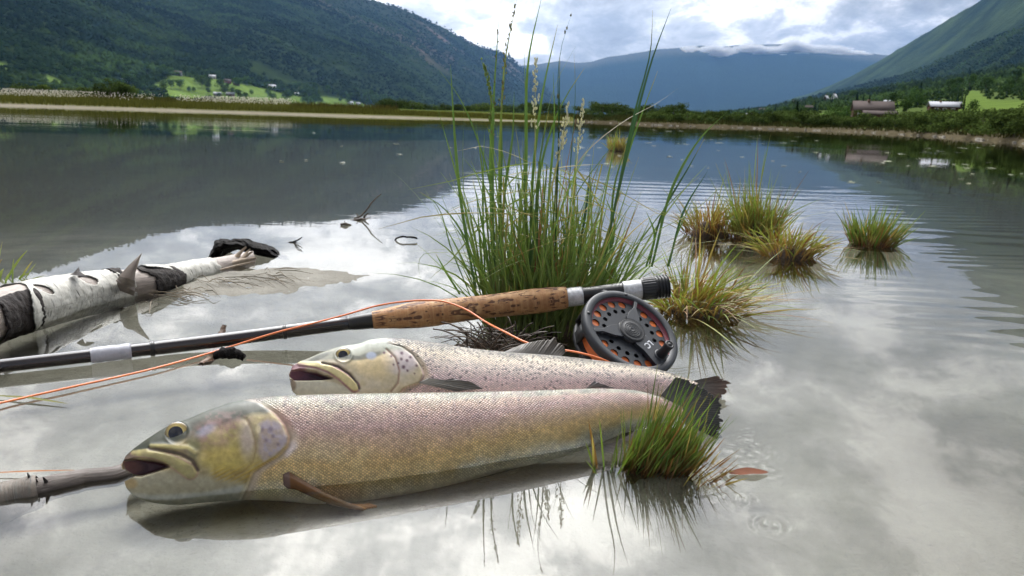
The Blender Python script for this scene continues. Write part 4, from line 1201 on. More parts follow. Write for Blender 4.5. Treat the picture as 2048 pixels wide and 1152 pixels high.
# ---- fly line
def line3(pts, name='x'):
    P = np.array([D(*p) for p in pts]); n = len(P)
    k = np.concatenate([[0], np.cumsum(np.linalg.norm(np.diff(P, axis=0), axis=1))]); s = np.linspace(0, k[-1], 110)
    out_ = np.stack([ci(s, list(zip(k, P[:, i]))) for i in range(3)], -1)
    return out_
LP = [(-120, 831, 0.582), (0, 806, depth_of(G(0, 806, 0.003))), (130, 777, depth_of(G(130, 777, 0.003))), (300, 739, depth_of(G(300, 739, 0.003))), (440, 700, 0.765), (560, 663, 0.79), (640, 643, 0.80), (700, 627, 0.81), (750, 612.5, 0.815), (800, 604, 0.81), (850, 600.5, 0.806), (885, 602.5, 0.80), (925, 616, 0.79), (970, 643, 0.76), (1010, 664, 0.71), (1055, 686, 0.69), (1095, 698, 0.68), (1140, 702, 0.672), (1200, 717, 0.672), (1222, 726, 0.68)]
PL = line3(LP)
fl = MB().tube(PL, 0.00098, 10, cap=True)
lo = np.array([PL[60][0], PL[60][1], PL[60][2]])
me = fl.mesh('fly_line'); recenter(me, PL[60])
lo_ = link('fly_line', me, M_ORANGE); lo_.location = tuple(PL[60])
tag(lo_, 'orange fly line draped over the cork grip and trailing out left', 'fishing line')

# ================================================================== driftwood
def bark_mat():
    m, t, b = pbsdf('birch_bark')
    uvn = t.n('ShaderNodeUVMap').outputs[0]
    col = t.n('ShaderNodeAttribute', attribute_name='Col').outputs['Color']
    mp1 = t.n('ShaderNodeMapping'); t.l(uvn, mp1.inputs[0]); mp1.inputs['Scale'].default_value = (1.0, 0.22, 1)
    n1 = t.noise(mp1.outputs[0], 260, 4, 0.7, 0.3); n2 = t.noise(uvn, 60, 5, 0.6); n3 = t.noise(mp1.outputs[0], 110, 2, 0.5)
    c = t.mix(t.rng(n2, 0.35, 0.7, 0, 0.7), col, (0.36, 0.36, 0.33, 1), 'MULTIPLY')
    c = t.mix(t.rng(n1, 0.53, 0.64, 0, 0.65), c, (0.10, 0.10, 0.085, 1))
    c = t.mix(t.rng(n3, 0.67, 0.70, 0, 0.9), c, (0.03, 0.028, 0.025, 1))
    t.l(c, b.inputs['Base Color']); b.inputs['Roughness'].default_value = 0.6
    bp_ = t.n('ShaderNodeBump'); bp_.inputs['Strength'].default_value = 0.8; bp_.inputs['Distance'].default_value = 0.0008
    t.l(t.math('ADD', n1, n2), bp_.inputs['Height']); t.l(bp_.outputs[0], b.inputs['Normal'])
    return m
def wood_mat():
    m, t, b = pbsdf('weathered_wood')
    uvn = t.n('ShaderNodeUVMap').outputs[0]
    col = t.n('ShaderNodeAttribute', attribute_name='Col').outputs['Color']
    mp1 = t.n('ShaderNodeMapping'); t.l(uvn, mp1.inputs[0]); mp1.inputs['Scale'].default_value = (0.10, 1.0, 1)
    n1 = t.noise(mp1.outputs[0], 420, 5, 0.7, 0.3); n2 = t.noise(uvn, 50, 5, 0.6)
    c = t.mix(t.rng(n1, 0.35, 0.72, 0, 0.8), col, (0.16, 0.13, 0.115, 1))
    c = t.mix(t.rng(n2, 0.5, 0.8, 0, 0.6), c, (0.09, 0.075, 0.06, 1))
    t.l(c, b.inputs['Base Color']); b.inputs['Roughness'].default_value = 0.55
    bp_ = t.n('ShaderNodeBump'); bp_.inputs['Strength'].default_value = 1.0; bp_.inputs['Distance'].default_value = 0.0009
    t.l(n1, bp_.inputs['Height']); t.l(bp_.outputs[0], b.inputs['Normal'])
    return m
M_BARK = bark_mat(); M_WOOD = wood_mat()
M_INNER = plain('dark_inner_bark', srgb(36, 29, 26), 0.85, nscale=120, namp=0.5, bump=1.0, bscale=260, bdist=0.002)
M_TWIG = plain('wet_twig', srgb(70, 60, 50), 0.55, nscale=90, namp=0.4, bump=0.8, bscale=300, bdist=0.001)
M_CHAR = plain('black_bark', srgb(15, 12, 11), 0.9, spec=0.2, nscale=80, namp=0.5, bump=1.0, bscale=150, bdist=0.004)

# axis of the log: centre pixel and radius in pixels at distances that keep its underside in the water
LG = [(-90, 662, 55, 0.75), (0, 628, 52, 0.82), (60, 612, 50, 0.86), (140, 594, 45, 0.925), (220, 579, 40, 0.985), (300, 566, 32, 1.03), (380, 549, 27, 1.12), (425, 539, 24, 1.17), (505, 517, 17, 1.25)]
LGx = [q[0] for q in LG]
def log_axis(px):
    y = ci(px, [(q[0], q[1]) for q in LG]); d = ci(px, [(q[0], q[3]) for q in LG]); r = ci(px, [(q[0], q[2]) for q in LG]) * d / F
    return D(px, y, d), r
logroot = empty('birch_log', log_axis(np.array(220.0))[0]); LO = np.array(logroot.location)
tag(logroot, 'fallen birch log with peeling white bark half sunk at left', 'log')

def shell(name, x0, x1, radd, mat, maskfn=None, n=150, k=110, colfn=None, thick=0.0016, rough=0.0012, parent=logroot, curlfn=None, seed=3, a0=-0.35, a1=None):
    """a skin round the log between two pixel columns; maskfn(x, angle) says where it is left"""
    xs = np.linspace(x0, x1, n); P, r = log_axis(xs)
    t_ = np.gradient(P, axis=0); t_ /= np.linalg.norm(t_, axis=1)[:, None]
    side = np.cross(t_, [0, 0, 1.0]); side /= np.linalg.norm(side, axis=1)[:, None]; up_ = np.cross(side, t_)
    full = a1 is None
    ang = np.linspace(0, 2 * math.pi, k, endpoint=False) if full else np.linspace(a0, a1, k)
    X_, A_ = np.meshgrid(xs, ang, indexing='ij')
    L = np.concatenate([[0], np.cumsum(np.linalg.norm(np.diff(P, axis=0), axis=1))])
    rr_ = r[:, None] + radd + rough * (fbm(L[:, None] * 60, np.cos(A_) * 2 + np.sin(A_) * 3, 4, seed) - 0.5) * 2
    if curlfn is not None: rr_ = rr_ + curlfn(X_, A_)
    V = P[:, None, :] + rr_[..., None] * (np.cos(A_)[..., None] * side[:, None, :] + np.sin(A_)[..., None] * up_[:, None, :])
    V2 = P[:, None, :] + (rr_ - thick)[..., None] * (np.cos(A_)[..., None] * side[:, None, :] + np.sin(A_)[..., None] * up_[:, None, :])
    fc = grid_faces(n, k, full, flip=True)
    if maskfn is not None:
        cx = X_.reshape(-1)[fc].mean(1); ca = A_.reshape(-1)[fc]
        ca = np.where(ca.max(1) - ca.min(1) > 3, 0, ca.mean(1))
        keep = maskfn(cx, ca); fc = fc[keep]
    nn_ = n * k
    # rim faces where the skin ends
    e = np.concatenate([fc[:, [0, 1]], fc[:, [1, 2]], fc[:, [2, 3]], fc[:, [3, 0]]])
    key = np.sort(e, 1); kk = key[:, 0].astype(np.int64) * (nn_ + 1) + key[:, 1]
    u_, inv_, cnt = np.unique(kk, return_inverse=True, return_counts=True)
    be = e[cnt[inv_] == 1]
    rimf = np.stack([be[:, 1], be[:, 0], be[:, 0] + nn_, be[:, 1] + nn_], -1)
    col = np.ones((n, k, 3)) if colfn is None else colfn(X_, A_)
    uvv = np.stack([np.repeat(L[:, None], k, 1), A_ * r.mean()], -1).reshape(-1, 2)
    VV = np.concatenate([V.reshape(-1, 3), V2.reshape(-1, 3)]) - LO
    me = mesh_np(name, VV, [fc, fc[:, ::-1] + nn_, rimf], np.concatenate([col.reshape(-1, 3), col.reshape(-1, 3) * 0.35]), uv=np.tile(uvv, (2, 1)))
    return link(name, me, mat, parent)

# angle 0 = far/near side? front of the log (towards the camera) is where the side vector points
def angfront():
    P, r = log_axis(np.array([200.0, 210.0])); t_ = P[1] - P[0]; s_ = np.cross(t_, [0, 0, 1.0])
    return 0.0 if s_[1] < 0 else math.pi
AF = angfront()
def fa(A):   # angle measured from the camera side: 0 = towards camera, +pi/2 = top
    return np.where(AF == 0.0, (A + math.pi) % (2 * math.pi) - math.pi, ((math.pi - A) + math.pi) % (2 * math.pi) - math.pi)
colw = lambda X_, A_: np.ones(X_.shape + (3,)) * srgb(150, 138, 128) * (0.7 + 0.6 * fbm(X_ / 15, A_ * 2, 3, 8))[..., None]
shell('trunk', -90, 508, -0.0016, M_WOOD, None, 140, 70, colw, thick=0.004)
for px_e, sgn in ((-90.0, 1), (508.0, -1)):
    Pe, re_ = log_axis(np.array([px_e, px_e + 4 * sgn])); te = Pe[1] - Pe[0]; te /= np.linalg.norm(te); se = np.cross(te, [0, 0, 1.0]); se /= np.linalg.norm(se); ue = np.cross(se, te)
    aa_ = np.linspace(0, 2 * math.pi, 30, endpoint=False); rr2 = np.array([0.02, 0.4, 0.7, 0.93])
    Ve = np.concatenate([Pe[0] + te * (0.002 + 0.003 * (0.5 - q_ * 0.3)) + re_[0] * q_ * (np.cos(aa_)[:, None] * se + np.sin(aa_)[:, None] * ue) for q_ in rr2]) - LO
    link('end_grain', mesh_np('end_grain', Ve, grid_faces(4, 30, True), np.ones((len(Ve), 3)) * srgb(120, 100, 82), uv=Ve[:, :2]), M_WOOD, logroot)
colb = lambda X_, A_: np.ones(X_.shape + (3,)) * srgb(206, 203, 194) * (0.78 + 0.2 * fbm(X_ / 30, A_ * 2, 3, 18))[..., None]
def mk1(x, a):
    f = fa(a); wob = 9 * (fbm(f * 3, f * 0 + 2, 3, 4) - 0.5); wob2 = 16 * (fbm(f * 4, f * 0 + 5, 3, 6) - 0.5)
    ok = (x > 30 + wob - 14 * np.cos(f * 2)) & (x < 256 + wob2 - 34 * sstep(0.55, 1.25, f))
    hole = (((x - 158 - (f - 0.7) * -14) / 15) ** 2 + ((f - 0.92) / 0.34) ** 2 < 1 + 0.5 * (fbm(x / 6, f * 5, 3, 44) - 0.5))
    hole2 = (((x - 62 + (f - 0.8) * 20) / 8) ** 2 + ((f - 0.85) / 0.34) ** 2 < 1)
    return ok & ~hole & ~hole2
shell('bark', 15, 275, 0.0006, M_BARK, mk1, 190, 170, colb, seed=12, curlfn=lambda X_, A_: 0.004 * sstep(46, 24, X_) + 0.002 * sstep(240, 262, X_))
def mk2(x, a):
    f = fa(a); wob = 7 * (fbm(f * 3, f * 0 + 9, 3, 24) - 0.5)
    return (x > 316 + wob + 26 * np.cos(f * 1.3) - 22 * sstep(0.6, 1.5, f)) & (x < 421 + wob)
shell('bark', 290, 430, 0.0006, M_BARK, mk2, 100, 110, colb, seed=13, curlfn=lambda X_, A_: 0.003 * sstep(336, 306, X_))
# torn dark inner bark showing at the breaks
def mk3(x, a):
    f = fa(a); w_ = 12 * (fbm(f * 4, f * 0 + 3, 3, 64) - 0.5)
    return ((x > -40 + w_) & (x < 46 + w_ * 0.7) & (f < 0.95)) | ((x > 292 + w_ - 14 * sstep(0.4, 1.2, f)) & (x < 330 + 16 * np.cos(f * 1.3))) | ((x > 218 + w_) & (x < 243 + w_) & (f > 0.75))
shell('torn_bark', -50, 352, -0.0002, M_INNER, mk3, 170, 110, None, seed=14, curlfn=lambda X_, A_: 0.003 * (fbm(X_ / 5, A_ * 3, 3, 71)))
# curled flaps of bark: thick curved sheets
def flap(name, outline_px, dep, mat, parent, root, thick=0.002, bulge=0.006, n=26, seed=1):
    """a curved sheet spanned between two traced edges"""
    L, R_ = outline_px
    s = np.linspace(0, 1, n); q = np.linspace(0, 1, 14)
    def al(pts):
        pts = np.asarray(pts, float); k = np.linspace(0, 1, len(pts)); return np.stack([np.interp(s, k, pts[:, i]) for i in range(pts.shape[1])], -1)
    a, b_ = al(L), al(R_)
    p = a[:, None, :] * (1 - q[None, :, None]) + b_[:, None, :] * q[None, :, None]
    dd = dep + bulge * -np.sin(q * math.pi)[None, :] + 0.002 * (fbm(s[:, None] * 6 + 0 * q, q[None, :] * 3 + 0 * s[:, None], 3, seed) - 0.5)
    dd = dd + (0.02 * s)[:, None]
    P = D(p[..., 0], p[..., 1], dd); 
    P2 = D(p[..., 0], p[..., 1], dd + thick)
    nn_ = n * 14
    V = np.concatenate([P.reshape(-1, 3), P2.reshape(-1, 3)]) - root
    rim = [i * 14 for i in range(n)] + [(n - 1) * 14 + j for j in range(1, 14)] + [i * 14 + 13 for i in range(n - 2, -1, -1)] + [j for j in range(12, 0, -1)]
    rim = np.array(rim); r2 = np.roll(rim, -1)
    Fs = [grid_faces(n, 14), grid_faces(n, 14, flip=True) + nn_, np.stack([rim, r2, r2 + nn_, rim + nn_], -1)]
    uvv = np.tile(np.stack([np.repeat(s * 0.05, 14), np.tile(q * 0.02, n)], -1), (2, 1))
    return link(name, mesh_np(name, V, Fs, np.ones((nn_ * 2, 3)) * srgb(128, 116, 104), uv=uvv), mat, parent)
flap('bark_flap', ([(231, 562), (238, 553), (252, 536), (266, 522), (276, 513), (283, 506)], [(270, 585), (269, 566), (271, 545), (276, 530), (280, 517), (284, 505.5)]), 0.955, M_WOOD, logroot, LO, bulge=0.004)
flap('bark_flap', ([(238, 552), (234, 566), (236, 580)], [(270, 560), (271, 578), (268, 592)]), 0.952, M_BARK, logroot, LO, bulge=0.012, seed=4)
flap('bark_curl', ([(139, 549), (146, 546), (152, 540)], [(176, 554), (160, 543), (158, 534)]), 0.905, M_INNER, logroot, LO, bulge=0.008, seed=5)
# dark burl of bark rising behind the broken end
def arch(root):
    n, q_ = 60, 16
    top = [(414, 520), (419, 505), (426, 492), (430, 480), (440, 476.5), (452, 481), (470, 478), (486, 478), (500, 484), (520, 488), (535, 494), (548, 504), (562, 512), (566, 518)]
    low = [(418, 521), (424, 518), (430, 514), (440, 508), (450, 503), (465, 498), (480, 500), (492, 505), (505, 508), (520, 512), (535, 515), (548, 517), (562, 518), (566, 520)]
    s = np.linspace(0, 1, n); k = np.linspace(0, 1, len(top)); q = np.linspace(0, 1, q_)
    a = np.stack([np.interp(s, k, [p[i] for p in top]) for i in (0, 1)], -1); b_ = np.stack([np.interp(s, k, [p[i] for p in low]) for i in (0, 1)], -1)
    a = a + 9.0 * (fbm(s * 26, s * 0, 4, 91, 0.65) - 0.5)[:, None] * np.sin(s * math.pi)[:, None] ** 0.3
    p = a[:, None] * (1 - q[None, :, None]) + b_[:, None] * q[None, :, None]
    dd = 1.24 + 0.05 * s[:, None] + 0.03 * (1 - np.sin(q * math.pi * 0.9 + 0.2))[None, :] + 0.03 * (fbm(s[:, None] * 12 + 0 * q, q[None, :] * 4 + 0 * s[:, None], 4, 95, 0.6) - 0.5)
    P = D(p[..., 0], p[..., 1], dd); P2 = P + np.array([0.004, 0.022, -0.004])
    nn_ = n * q_
    rim = [i * q_ for i in range(n)] + [(n - 1) * q_ + j for j in range(1, q_)] + [i * q_ + q_ - 1 for i in range(n - 2, -1, -1)] + [j for j in range(q_ - 2, 0, -1)]
    rim = np.array(rim); r2 = np.roll(rim, -1)
    return link('bark_burl', mesh_np('bark_burl', np.concatenate([P.reshape(-1, 3), P2.reshape(-1, 3)]) - root, [grid_faces(n, q_), grid_faces(n, q_, flip=True) + nn_, np.stack([rim, r2, r2 + nn_, rim + nn_], -1)]), M_CHAR, logroot)
arch(LO)
# splintered end of the trunk
for i, (a_, b_, r_, d_) in enumerate((((460, 527), (492, 494), 4.5, 1.22), ((470, 528), (505, 503), 4, 1.22), ((455, 530), (512, 516), 6, 1.21), ((440, 540), (511, 523), 2.2, 1.15), ((480, 522), (500, 498), 3, 1.23))):
    P = np.array([D(a_[0], a_[1], d_ - 0.02), D((a_[0] + b_[0]) / 2, (a_[1] + b_[1]) / 2 - 1, d_ - 0.01), D(b_[0], b_[1], d_)])
    k = MB().tube(P - LO, np.array([r_, r_ * 0.9, r_ * 0.4]) * d_ / F, 8, srgb(150, 136, 120)); k.build('splinter', plain('pale_split_wood', srgb(150, 134, 116), 0.7, nscale=200, namp=0.4) if i == 0 else bpy.data.materials['pale_split_wood'], logroot)

# the pale stick under the big trout's jaw
SK = [(-60, 1030, 36, 0.475), (20, 1000, 32, 0.485), (70, 985, 28, 0.49), (110, 972, 24, 0.495), (170, 955, 22, 0.505), (230, 940, 20, 0.51), (300, 925, 18, 0.53)]
sP = np.array([D(q[0], q[1], q[3]) for q in SK]); sr = np.array([q[2] * q[3] / F for q in SK])
sP[:, 2] = np.minimum(sP[:, 2], -0.001)
s_ = np.linspace(0, len(SK) - 1, 60); sPP = np.stack([np.interp(s_, range(len(SK)), sP[:, i]) for i in range(3)], -1); srr = np.interp(s_, range(len(SK)), sr) * (0.95 + 0.12 * fbm(s_ * 3, s_ * 0, 3, 7))
stick = empty('birch_stick', sPP[20]); so = np.array(stick.location)
tag(stick, 'pale waterlogged birch stick running under the big trout\'s jaw', 'stick')
me = MB().tube(sPP - so, srr, 24, srgb(70, 60, 52)).mesh('stick_wood')
uvv = np.stack([np.repeat(s_ * 0.03, 24), np.tile(np.linspace(0, 0.08, 24), 60)], -1); u = me.uv_layers.new(name='UVMap'); idx = np.empty(len(me.loops), np.int32); me.loops.foreach_get('vertex_index', idx); u.data.foreach_set('uv', uvv[idx].astype(np.float32).ravel())
link('wood', me, M_WOOD, stick)
def sleeve(i0, i1, add, mat, name, seed):
    k = 30; P = sPP[i0:i1]; r = srr[i0:i1] + add
    b_ = MB(); n = i1 - i0
    b_.tube(P - so, r * (1 + 0.12 * fbm(np.arange(n) * 0.8, np.zeros(n), 2, seed)), k, srgb(104, 94, 84), cap=False)
    me = b_.mesh(name); uvv = np.stack([np.repeat(np.arange(n) * 0.004, k), np.tile(np.linspace(0, 0.08, k), n)], -1)
    u = me.uv_layers.new(name='UVMap'); idx = np.empty(len(me.loops), np.int32); me.loops.foreach_get('vertex_index', idx); u.data.foreach_set('uv', uvv[idx].astype(np.float32).ravel())
    return link(name, me, mat, stick)
sleeve(0, 23, 0.0012, M_BARK, 'bark', 31)
for (a_, b_, w_) in (((62, 966), (55, 946), 5), ((94, 966), (86, 954), 5), ((78, 970), (72, 958), 3)):
    d_ = 0.489; P = np.array([D(a_[0], a_[1], d_), D(b_[0], b_[1], d_ - 0.004)]); P[:, 2] = np.maximum(P[:, 2], -0.004)
    MB().tube(np.array([P[0], (P[0] + P[1]) / 2, P[1]]) - so, np.array([w_, w_ * 0.6, 1.0]) * d_ / F, 7).build('bark_flap', M_INNER, stick)

# small driftwood: each piece a thing of its own
def twig(name, label, cat, strands, mat=M_TWIG, group=None):
    """strands: lists of (px, py, lift above water, radius px)"""
    parts = []
    d0 = depth_of(G(strands[0][0][0], strands[0][0][1]))
    for st in strands:
        pts = []
        for px, py, lift, r in st:
            # flat pieces lie on the water; a lift given as ('d', x) stands at the first point's distance
            base = D(px, py, d0 + lift[1]) if isinstance(lift, tuple) else G(px, py, lift); pts.append((base, r * depth_of(base) / F))
        parts.append(pts)
    o = parts[0][0][0].copy(); o[2] = 0
    allm = MB()
    for pts in parts:
        P = np.array([p[0] for p in pts]); r = np.array([p[1] for p in pts])
        s = np.linspace(0, len(P) - 1, max(8, 5 * len(P)))
        PP = np.stack([np.interp(s, range(len(P)), P[:, i]) for i in range(3)], -1); rr2 = np.interp(s, range(len(P)), r) * (0.8 + 0.4 * fbm(s * 3, s * 0 + pts[0][0][0] * 50, 2, 3))
        PP[1:-1] += 0.0006 * np.array([[rnd.uniform(-1, 1) for _ in range(3)] for _ in range(len(PP) - 2)])
        allm.tube(PP - o, rr2, 7)
    ob_ = allm.build(name, mat); ob_.location = tuple(o); tag(ob_, label, cat, group)
    return ob_
U = lambda x=0.0: ('d', x)
twig('driftwood_twig', 'forked bare twig standing out of the water beyond the log', 'twig', [[(708, 437, U(), 1.6), (724, 431, U(), 1.8), (733, 420, U(), 1.7), (742, 407, U(), 1.5), (752, 396, U(), 1.2), (763, 388, U(), 0.6)], [(726, 440, U(), 2.4), (730, 432, U(), 2.0), (737, 426, U(), 1.2)], [(718, 436, U(), 1.4), (713, 426, U(), 0.6)], [(700, 441, -0.002, 2.5), (720, 439, 0.002, 3), (740, 438, -0.002, 2)]])
twig('driftwood_stub', 'small pale stub at the waterline left of the forked twig', 'twig', [[(681, 449, 0.002, 2.4), (690, 448, 0.004, 3.2), (703, 450, 0.0, 1)], [(690, 449, U(), 1.2), (689, 442, U(), 0.5)]])
twig('driftwood_loop', 'dark bent twig arching out of the water as a half ring', 'twig', [[(789, 481, -0.002, 1.6), (796, 475, U(), 1.9), (806, 473, U(), 1.9), (818, 474.5, U(), 1.8), (832, 475.5, U(), 1.9), (834, 478, U(), 1)]], M_CHAR)
twig('driftwood_sprig', 'tiny branched black sprig beyond the broken end of the log', 'twig', [[(576, 485, U(), 0.8), (588, 484, U(), 2.0), (596, 480, U(), 1.4), (604, 474, U(), 0.7)], [(588, 485, U(), 1.6), (600, 487, U(), 0.9), (606, 490, U(), 0.5)], [(590, 486, 0.002, 1.4), (594, 494, 0.002, 1.0), (604, 503, 0.0, 0.6)]], M_CHAR)
twig('driftwood_chip', 'brown wood stub with a curl of black bark poking up behind the fly line', 'driftwood', [[(402, 729, -0.002, 6), (416, 722, U(0.02), 8), (430, 710, U(0.05), 8), (438, 690, U(0.085), 7), (444, 666, U(0.095), 6), (449, 650, U(0.10), 4)]], plain('stub_wood', srgb(104, 80, 62), 0.6, nscale=120, namp=0.5, bump=1.0, bscale=200, bdist=0.002))
_ch = twig('bark_scrap', 'curl of wet black bark resting against the brown wood stub', 'bark', [[(428, 712, 0.000, 8), (446, 706, 0.004, 11), (464, 706, 0.005, 12), (480, 710, 0.003, 10), (489, 716, 0.0, 5)]], M_CHAR)
# washed-up strands beside the log
dm_ = MB()
for i in range(64):
    px = rnd.uniform(270, 560); py = np.interp(px, [270, 420, 560], [602, 564, 546]) + rnd.gauss(0, 7)
    L = rnd.uniform(0.01, 0.07); a = rnd.gauss(0.25, 0.35); p = G(px, py, 0.003 + rnd.random() * 0.003)
    d_ = np.array([math.cos(a), -math.sin(a) * 1.2, 0]) * L
    P = np.array([p, p + d_ * 0.5 + [0, 0, rnd.uniform(0.0, 0.006)], p + d_]); P[2, 2] = 0.002
    dm_.tube(P, np.array([1, 1.2, 0.5]) * rnd.uniform(0.0002, 0.0006), 5, srgb(96, 84, 66) * rnd.uniform(0.5, 1.5))
db_ = dm_.mesh('washed_up_debris'); ctr = G(420, 570); recenter(db_, ctr)
dob = link('washed_up_debris', db_, plain('debris', (1, 1, 1), 0.7, attr=True)); dob.location = tuple(ctr); tag(dob, 'dark strands of dead plant washed up along the log', kind='stuff')
# dead leaf on the water beside the front tuft, thin stem at left
def leaf(label, pts, w_, col, name='dead_leaf', cat='leaf'):
    P = np.array([G(x, y, z) for x, y, z in pts]); s = np.linspace(0, len(P) - 1, 24)
    PP = np.stack([np.interp(s, range(len(P)), P[:, i]) for i in range(3)], -1); q = s / s[-1]
    o = PP[0].copy(); sd = np.cross(PP[-1] - PP[0], [0, 0, 1.0])
    k = MB().ribbon(PP - o, w_ * np.sin(np.clip(q * 0.94 + 0.06, 0, 1) * math.pi) ** 0.7 + 0.0004, sd, col, 0.12)
    ob_ = k.build(name, M_LEAF); ob_.location = tuple(o); tag(ob_, label, cat); return ob_
M_LEAF = plain('dead_leaf', (1, 1, 1), 0.7, attr=True, nscale=150, namp=0.25, spec=0.1)
leaf('brown narrow leaf floating right of the front grass tuft', [(1459, 946, 0.0015), (1500, 941, 0.003), (1537, 944, 0.0015)], 0.010, srgb(92, 54, 36))
leaf('thin straw lying on the water at the lower left', [(-30, 946, 0.002), (60, 942, 0.003), (150, 940, 0.002)], 0.0016, srgb(140, 96, 60), 'straw', 'straw')
leaf('olive grass blade floating under the fly line at far left', [(-20, 790, 0.002), (60, 795, 0.003), (134, 807, 0.002)], 0.0035, srgb(96, 96, 54), 'loose_blade', 'grass blade')

# ================================================================== grass tussocks
def grass_mat():
    m, t, b = pbsdf('grass_blade')
    col = t.n('ShaderNodeAttribute', attribute_name='Col').outputs['Color']
    t.l(col, b.inputs['Base Color']); b.inputs['Roughness'].default_value = 0.42; b.inputs['Specular IOR Level'].default_value = 0.45
    tl = t.n('ShaderNodeBsdfTranslucent'); c2 = t.mix(1.0, col, (1.1, 1.2, 0.75, 1), 'MULTIPLY'); t.l(c2, tl.inputs[0])
    mx = t.n('ShaderNodeMixShader'); mx.inputs[0].default_value = 0.3
    t.l(b.outputs[0], mx.inputs[1]); t.l(tl.outputs[0], mx.inputs[2]); t.l(mx.outputs[0], m.node_tree.nodes['Material Output'].inputs['Surface'])
    return m
M_BLADE = grass_mat()
M_SOD = plain('root_sod', srgb(62, 48, 34), 0.85, nscale=60, namp=0.6, bump=1.0, bscale=120, bdist=0.006)
GREEN = srgb(86, 112, 46); GREEN2 = srgb(124, 142, 70); DGREEN = srgb(62, 90, 44); BROWN = srgb(128, 92, 50); STRAW = srgb(158, 140, 82); RED = srgb(112, 70, 42)

def bez(p0, p1, p2, n):
    t = np.linspace(0, 1, n)[:, None]
    return (1 - t) ** 2 * p0 + 2 * t * (1 - t) * p1 + t * t * p2

def blade_cols(n, base, tip, tipc=None):
    s = np.linspace(0, 1, n)[:, None]
    c = np.asarray(base) * (1 - s) ** 1.6 + np.asarray(tip) * (1 - (1 - s) ** 1.6)
    if tipc is not None: c = c * (1 - sstep(0.85, 1.0, s)) + np.asarray(tipc) * sstep(0.85, 1.0, s)
    return c

def rand_side():
    a = rnd.gauss(0, 0.6); return np.array([math.cos(a), math.sin(a), 0])

def add_blade(mb, P, w_, c0, c1, tipc=None, fold=0.22):
    n = len(P); s = np.linspace(0, 1, n)
    wd = w_ * np.minimum(1, 0.75 + s * 0.8) * np.clip((1 - s) * 2.2, 0.03, 1) ** 0.75
    mb.ribbon(P, wd, rand_side(), blade_cols(n, c0, c1, tipc), fold)

def panicle(mb, P, col, n=40, span=0.35, spread=0.006, size=0.0022):
    """small seeds along the upper part of a stem"""
    k = len(P)
    for i in range(n):
        s = 1 - span * rnd.random() ** 0.9
        j = s * (k - 1); a = int(min(j, k - 2)); p = P[a] * (1 - (j - a)) + P[a + 1] * (j - a)
        th = rnd.uniform(0, 6.28); up_ = rnd.uniform(0.3, 1.0) * size * 1.2
        off = np.array([math.cos(th), math.sin(th), 0]) * spread * rnd.uniform(0.1, 1) * (1.05 - (s - 1 + span) / span * 0.7)
        q = p + off
        mb.tube(np.array([q, q + [off[0] * .2, off[1] * .2, up_], q + [off[0] * .3, off[1] * .3, up_ * 2]]), np.array([0.25, 0.5, 0.08]) * size * 0.8, 4, np.asarray(col) * rnd.uniform(0.8, 1.15), cap=False)

def sod(root, ro, rx_, ry_, hgt, seed):
    n, k = 12, 40
    r = np.linspace(0, 1, n); a = np.linspace(0, 2 * math.pi, k, endpoint=False)
    Rr, A_ = np.meshgrid(r, a, indexing='ij')
    wob = 1 + 0.35 * (fbm(np.cos(A_) * 2 + 5, np.sin(A_) * 2 + seed, 3, seed) - 0.5) * 2
    X_ = Rr * np.cos(A_) * rx_ * wob; Y_ = Rr * np.sin(A_) * ry_ * wob
    Z_ = hgt * (1 - Rr ** 2.2) - 0.012 * Rr ** 3 + 0.35 * hgt * (fbm(X_ * 60, Y_ * 60, 3, seed) - 0.5)
    V = np.stack([X_, Y_, Z_], -1).reshape(-1, 3)
    return link('sod', mesh_np('sod', V, grid_faces(n, k, True)), M_SOD, root)

